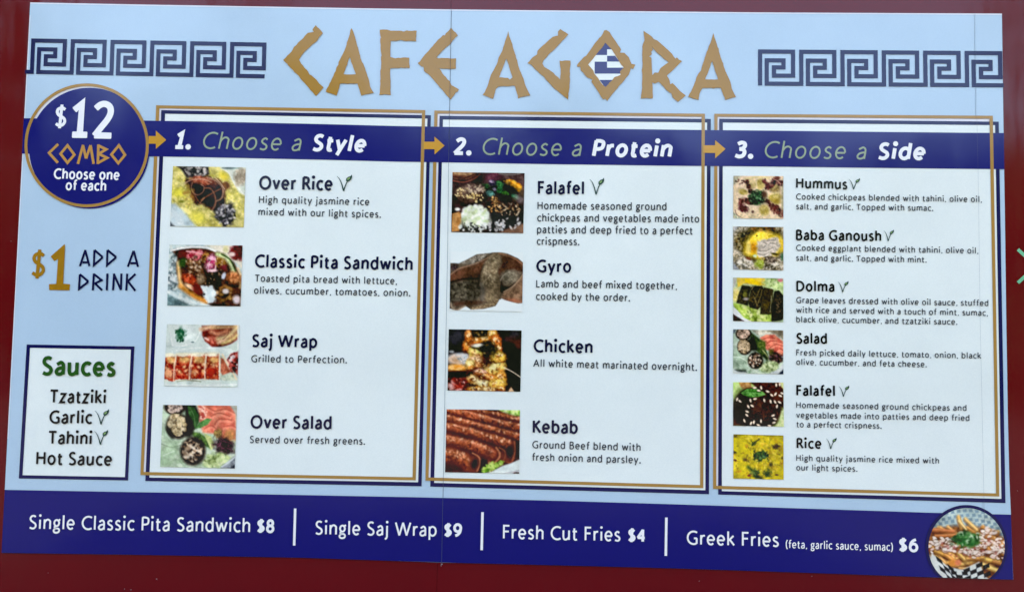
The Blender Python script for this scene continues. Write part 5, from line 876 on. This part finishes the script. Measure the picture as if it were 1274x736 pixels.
big(col2, 552, 206, [(88, 68), (788, 78), (775, 660), (75, 648)], 5, 'small square picture of two seeded falafel and white crumbled cheese', falafel_board)
big(col2, 550, 304, [(85, 70), (790, 80), (780, 655), (75, 640)], 6, 'small square picture of brown sliced gyro meat', gyro)
big(col2, 548, 402, [(83, 57), (790, 70), (778, 663), (70, 650)], 7, 'small square picture of charred yellow chicken on a skewer', chicken)
big(col2, 546, 500, [(78, 66), (790, 75), (783, 690), (62, 677)], 8, 'small square picture of brown kebabs with lettuce', kebab)
sml(col3, 212, [(85, 78), (757, 82), (757, 655), (82, 648)], 9, 'tiny square picture of hummus with herbs in its middle', hummus)
sml(col3, 276, [(82, 65), (757, 72), (757, 655), (80, 640)], 10, 'tiny square picture of baba ganoush with yellow oil', ganoush)
sml(col3, 340, [(82, 57), (755, 68), (757, 655), (80, 640)], 11, 'tiny square picture of dark stuffed grape leaves', dolma)
sml(col3, 404, [(82, 57), (755, 72), (757, 662), (80, 645)], 12, 'tiny square picture of a salad bowl with falafel balls', salad2)
sml(col3, 468, [(82, 75), (757, 80), (762, 672), (80, 660)], 13, 'tiny square picture of a sesame falafel under a green leaf', sesame)
sml(col3, 532, [(85, 80), (757, 97), (760, 690), (82, 675)], 14, 'tiny square picture of yellow rice with herbs', rice)

# round picture of loaded fries, cut off by the board's lower edge
fries = empty('fries_medallion', (P(1201, 718)[0], 0, P(1201, 718)[1]), board)
cf = crop(1140, 616, 6.133)
bot_y = lambda x: (np.interp(1140 + x / 6.133, [p[0] for p in BOT], [p[1] for p in BOT]) - .4 - 616) * 6.133
pts = [(x, min(y, float(bot_y(x)))) for x, y in ell_px(375, 385, 313, 317, 90)]
fl = Flat(5); fl.ppoly(cf(pts)); fl.build('medallion_rim', NAVF, fries)
s = Pic([(85, 92), (666, 92), (666, 682), (85, 682)], 120, 120, 21, disc=True)
s.bg(((150, 172, 174), (176, 196, 196), 60))
for i in range(12):
    for j in range(5):
        x, y = 130 + i * 46 + (j % 2) * 23, 110 + j * 34 + abs(i - 5.5) ** 1.6 * 3; s.p([(x - 14, y - 10), (x + 12, y - 13), (x + 15, y + 10), (x - 11, y + 13)], (100, 128, 148), 6, .85)
s.p([(60, 265), (280, 225), (470, 235), (700, 330), (700, 560), (540, 640), (300, 560), (60, 430)], ((150, 96, 50), (96, 56, 34), 30), 20)
r_ = random.Random(3)
def fry(x, y, a, L, w_, c, al=1):
    """one chip: shade under it, lit top"""
    p0, p1 = (x - L * math.cos(a), y - L * math.sin(a)), (x + L * math.cos(a), y + L * math.sin(a)); up = lambda q, d: (q[0], q[1] + d)
    s.l([up(p0, w_ * .5), up(p1, w_ * .5)], w_ * 1.1, (84, 44, 24), .75 * al); s.l([p0, p1], w_, c, al); s.l([up(p0, -w_ * .2), up(p1, -w_ * .2)], w_ * .4, tuple(min(250, v + 34) for v in c), .8 * al)
for k in range(60):
    fry(r_.uniform(110, 640), r_.uniform(255, 560), r_.uniform(-.5, .9), r_.uniform(34, 62), r_.uniform(18, 26), r_.choice([(206, 150, 70), (220, 176, 90), (190, 126, 58), (210, 160, 90)]))
for q in ((200, 262, .08, 80, 26, (186, 108, 58)), (230, 300, -.05, 90, 26, (190, 116, 60)), (410, 215, .75, 60, 24, (216, 176, 100)), (325, 200, 1.3, 44, 26, (206, 160, 80)), (345, 222, .9, 40, 20, (222, 190, 120)), (560, 488, .2, 64, 28, (222, 182, 84)), (555, 545, .4, 60, 32, (226, 190, 104)), (350, 470, .8, 50, 26, (220, 178, 92)), (190, 440, .4, 60, 24, (214, 160, 70)), (440, 470, -.1, 60, 24, (214, 160, 80)), (620, 510, .3, 40, 24, (190, 124, 60)), (250, 470, .6, 46, 24, (216, 150, 70))): fry(*q)
for x, y, n_ in ((160, 345, 16), (240, 395, 18), (380, 420, 22), (450, 430, 16), (520, 365, 16), (620, 350, 12), (150, 400, 10), (580, 410, 14), (480, 300, 8), (540, 270, 10), (630, 400, 10), (240, 345, 12), (610, 460, 8)):
    for k in range(n_):
        xx, yy, z_ = x + r_.gauss(0, 30), y + r_.gauss(0, 15), r_.uniform(10, 20)
        s.e(xx + 2, yy + 6, z_ * 1.2, z_ * .7, (120, 76, 56), r_.uniform(-40, 40), .5, 0, .55); s.e(xx, yy, z_ * 1.15, z_ * .62, r_.choice([(236, 228, 218), (226, 214, 206), (240, 236, 230), (214, 190, 180)]), r_.uniform(-40, 40), .4, 0, .95)
s.k(300, 410, 220, 60, 24, 7, [(150, 60, 60), (176, 90, 80), (110, 50, 40)], 0, 1.5, .7); s.k(560, 380, 110, 60, 16, 7, [(150, 70, 60), (120, 60, 40)], 0, 1.5, .7)
s.e(370, 330, 100, 56, ((30, 84, 34), (60, 120, 56), 20), 0, .3, .5); s.k(370, 330, 95, 50, 60, 10, [(20, 70, 30), (90, 150, 84), (190, 214, 180), (34, 96, 44)], 0, 2, .85)
s.e(270, 510, 34, 30, (216, 140, 60), 0, .4); s.e(310, 505, 24, 24, (222, 130, 90), 0, .4)
s.p([(110, 430), (150, 470), (240, 540), (340, 560), (470, 500), (510, 600), (540, 630), (200, 640), (85, 560)], ((196, 206, 206), (214, 222, 222), 50), 8)
def chk(x0, y0, dx, dy, nx, ny, sk):
    for i in range(nx):
        for j in range(ny):
            if (i + j) % 2: continue
            x, y = x0 + i * dx + j * sk, y0 + i * dy[0] + j * dy[1]; s.p([(x, y), (x + dx, y + dy[0]), (x + dx + sk, y + dy[0] + dy[1]), (x + sk, y + dy[1])], (16, 20, 32), 6)
chk(350, 560, 48, (-20, 30), 4, 4, 4); chk(140, 455, 45, (32, 36), 4, 4, 12); chk(255, 570, 42, (2, 26), 3, 3, 4)
s.speckle(10, 14)
s.make(cf, fries, 'round picture of cheese topped fries in a checked paper tray, cut by the lower edge', ymax=bot_y, layer=7)
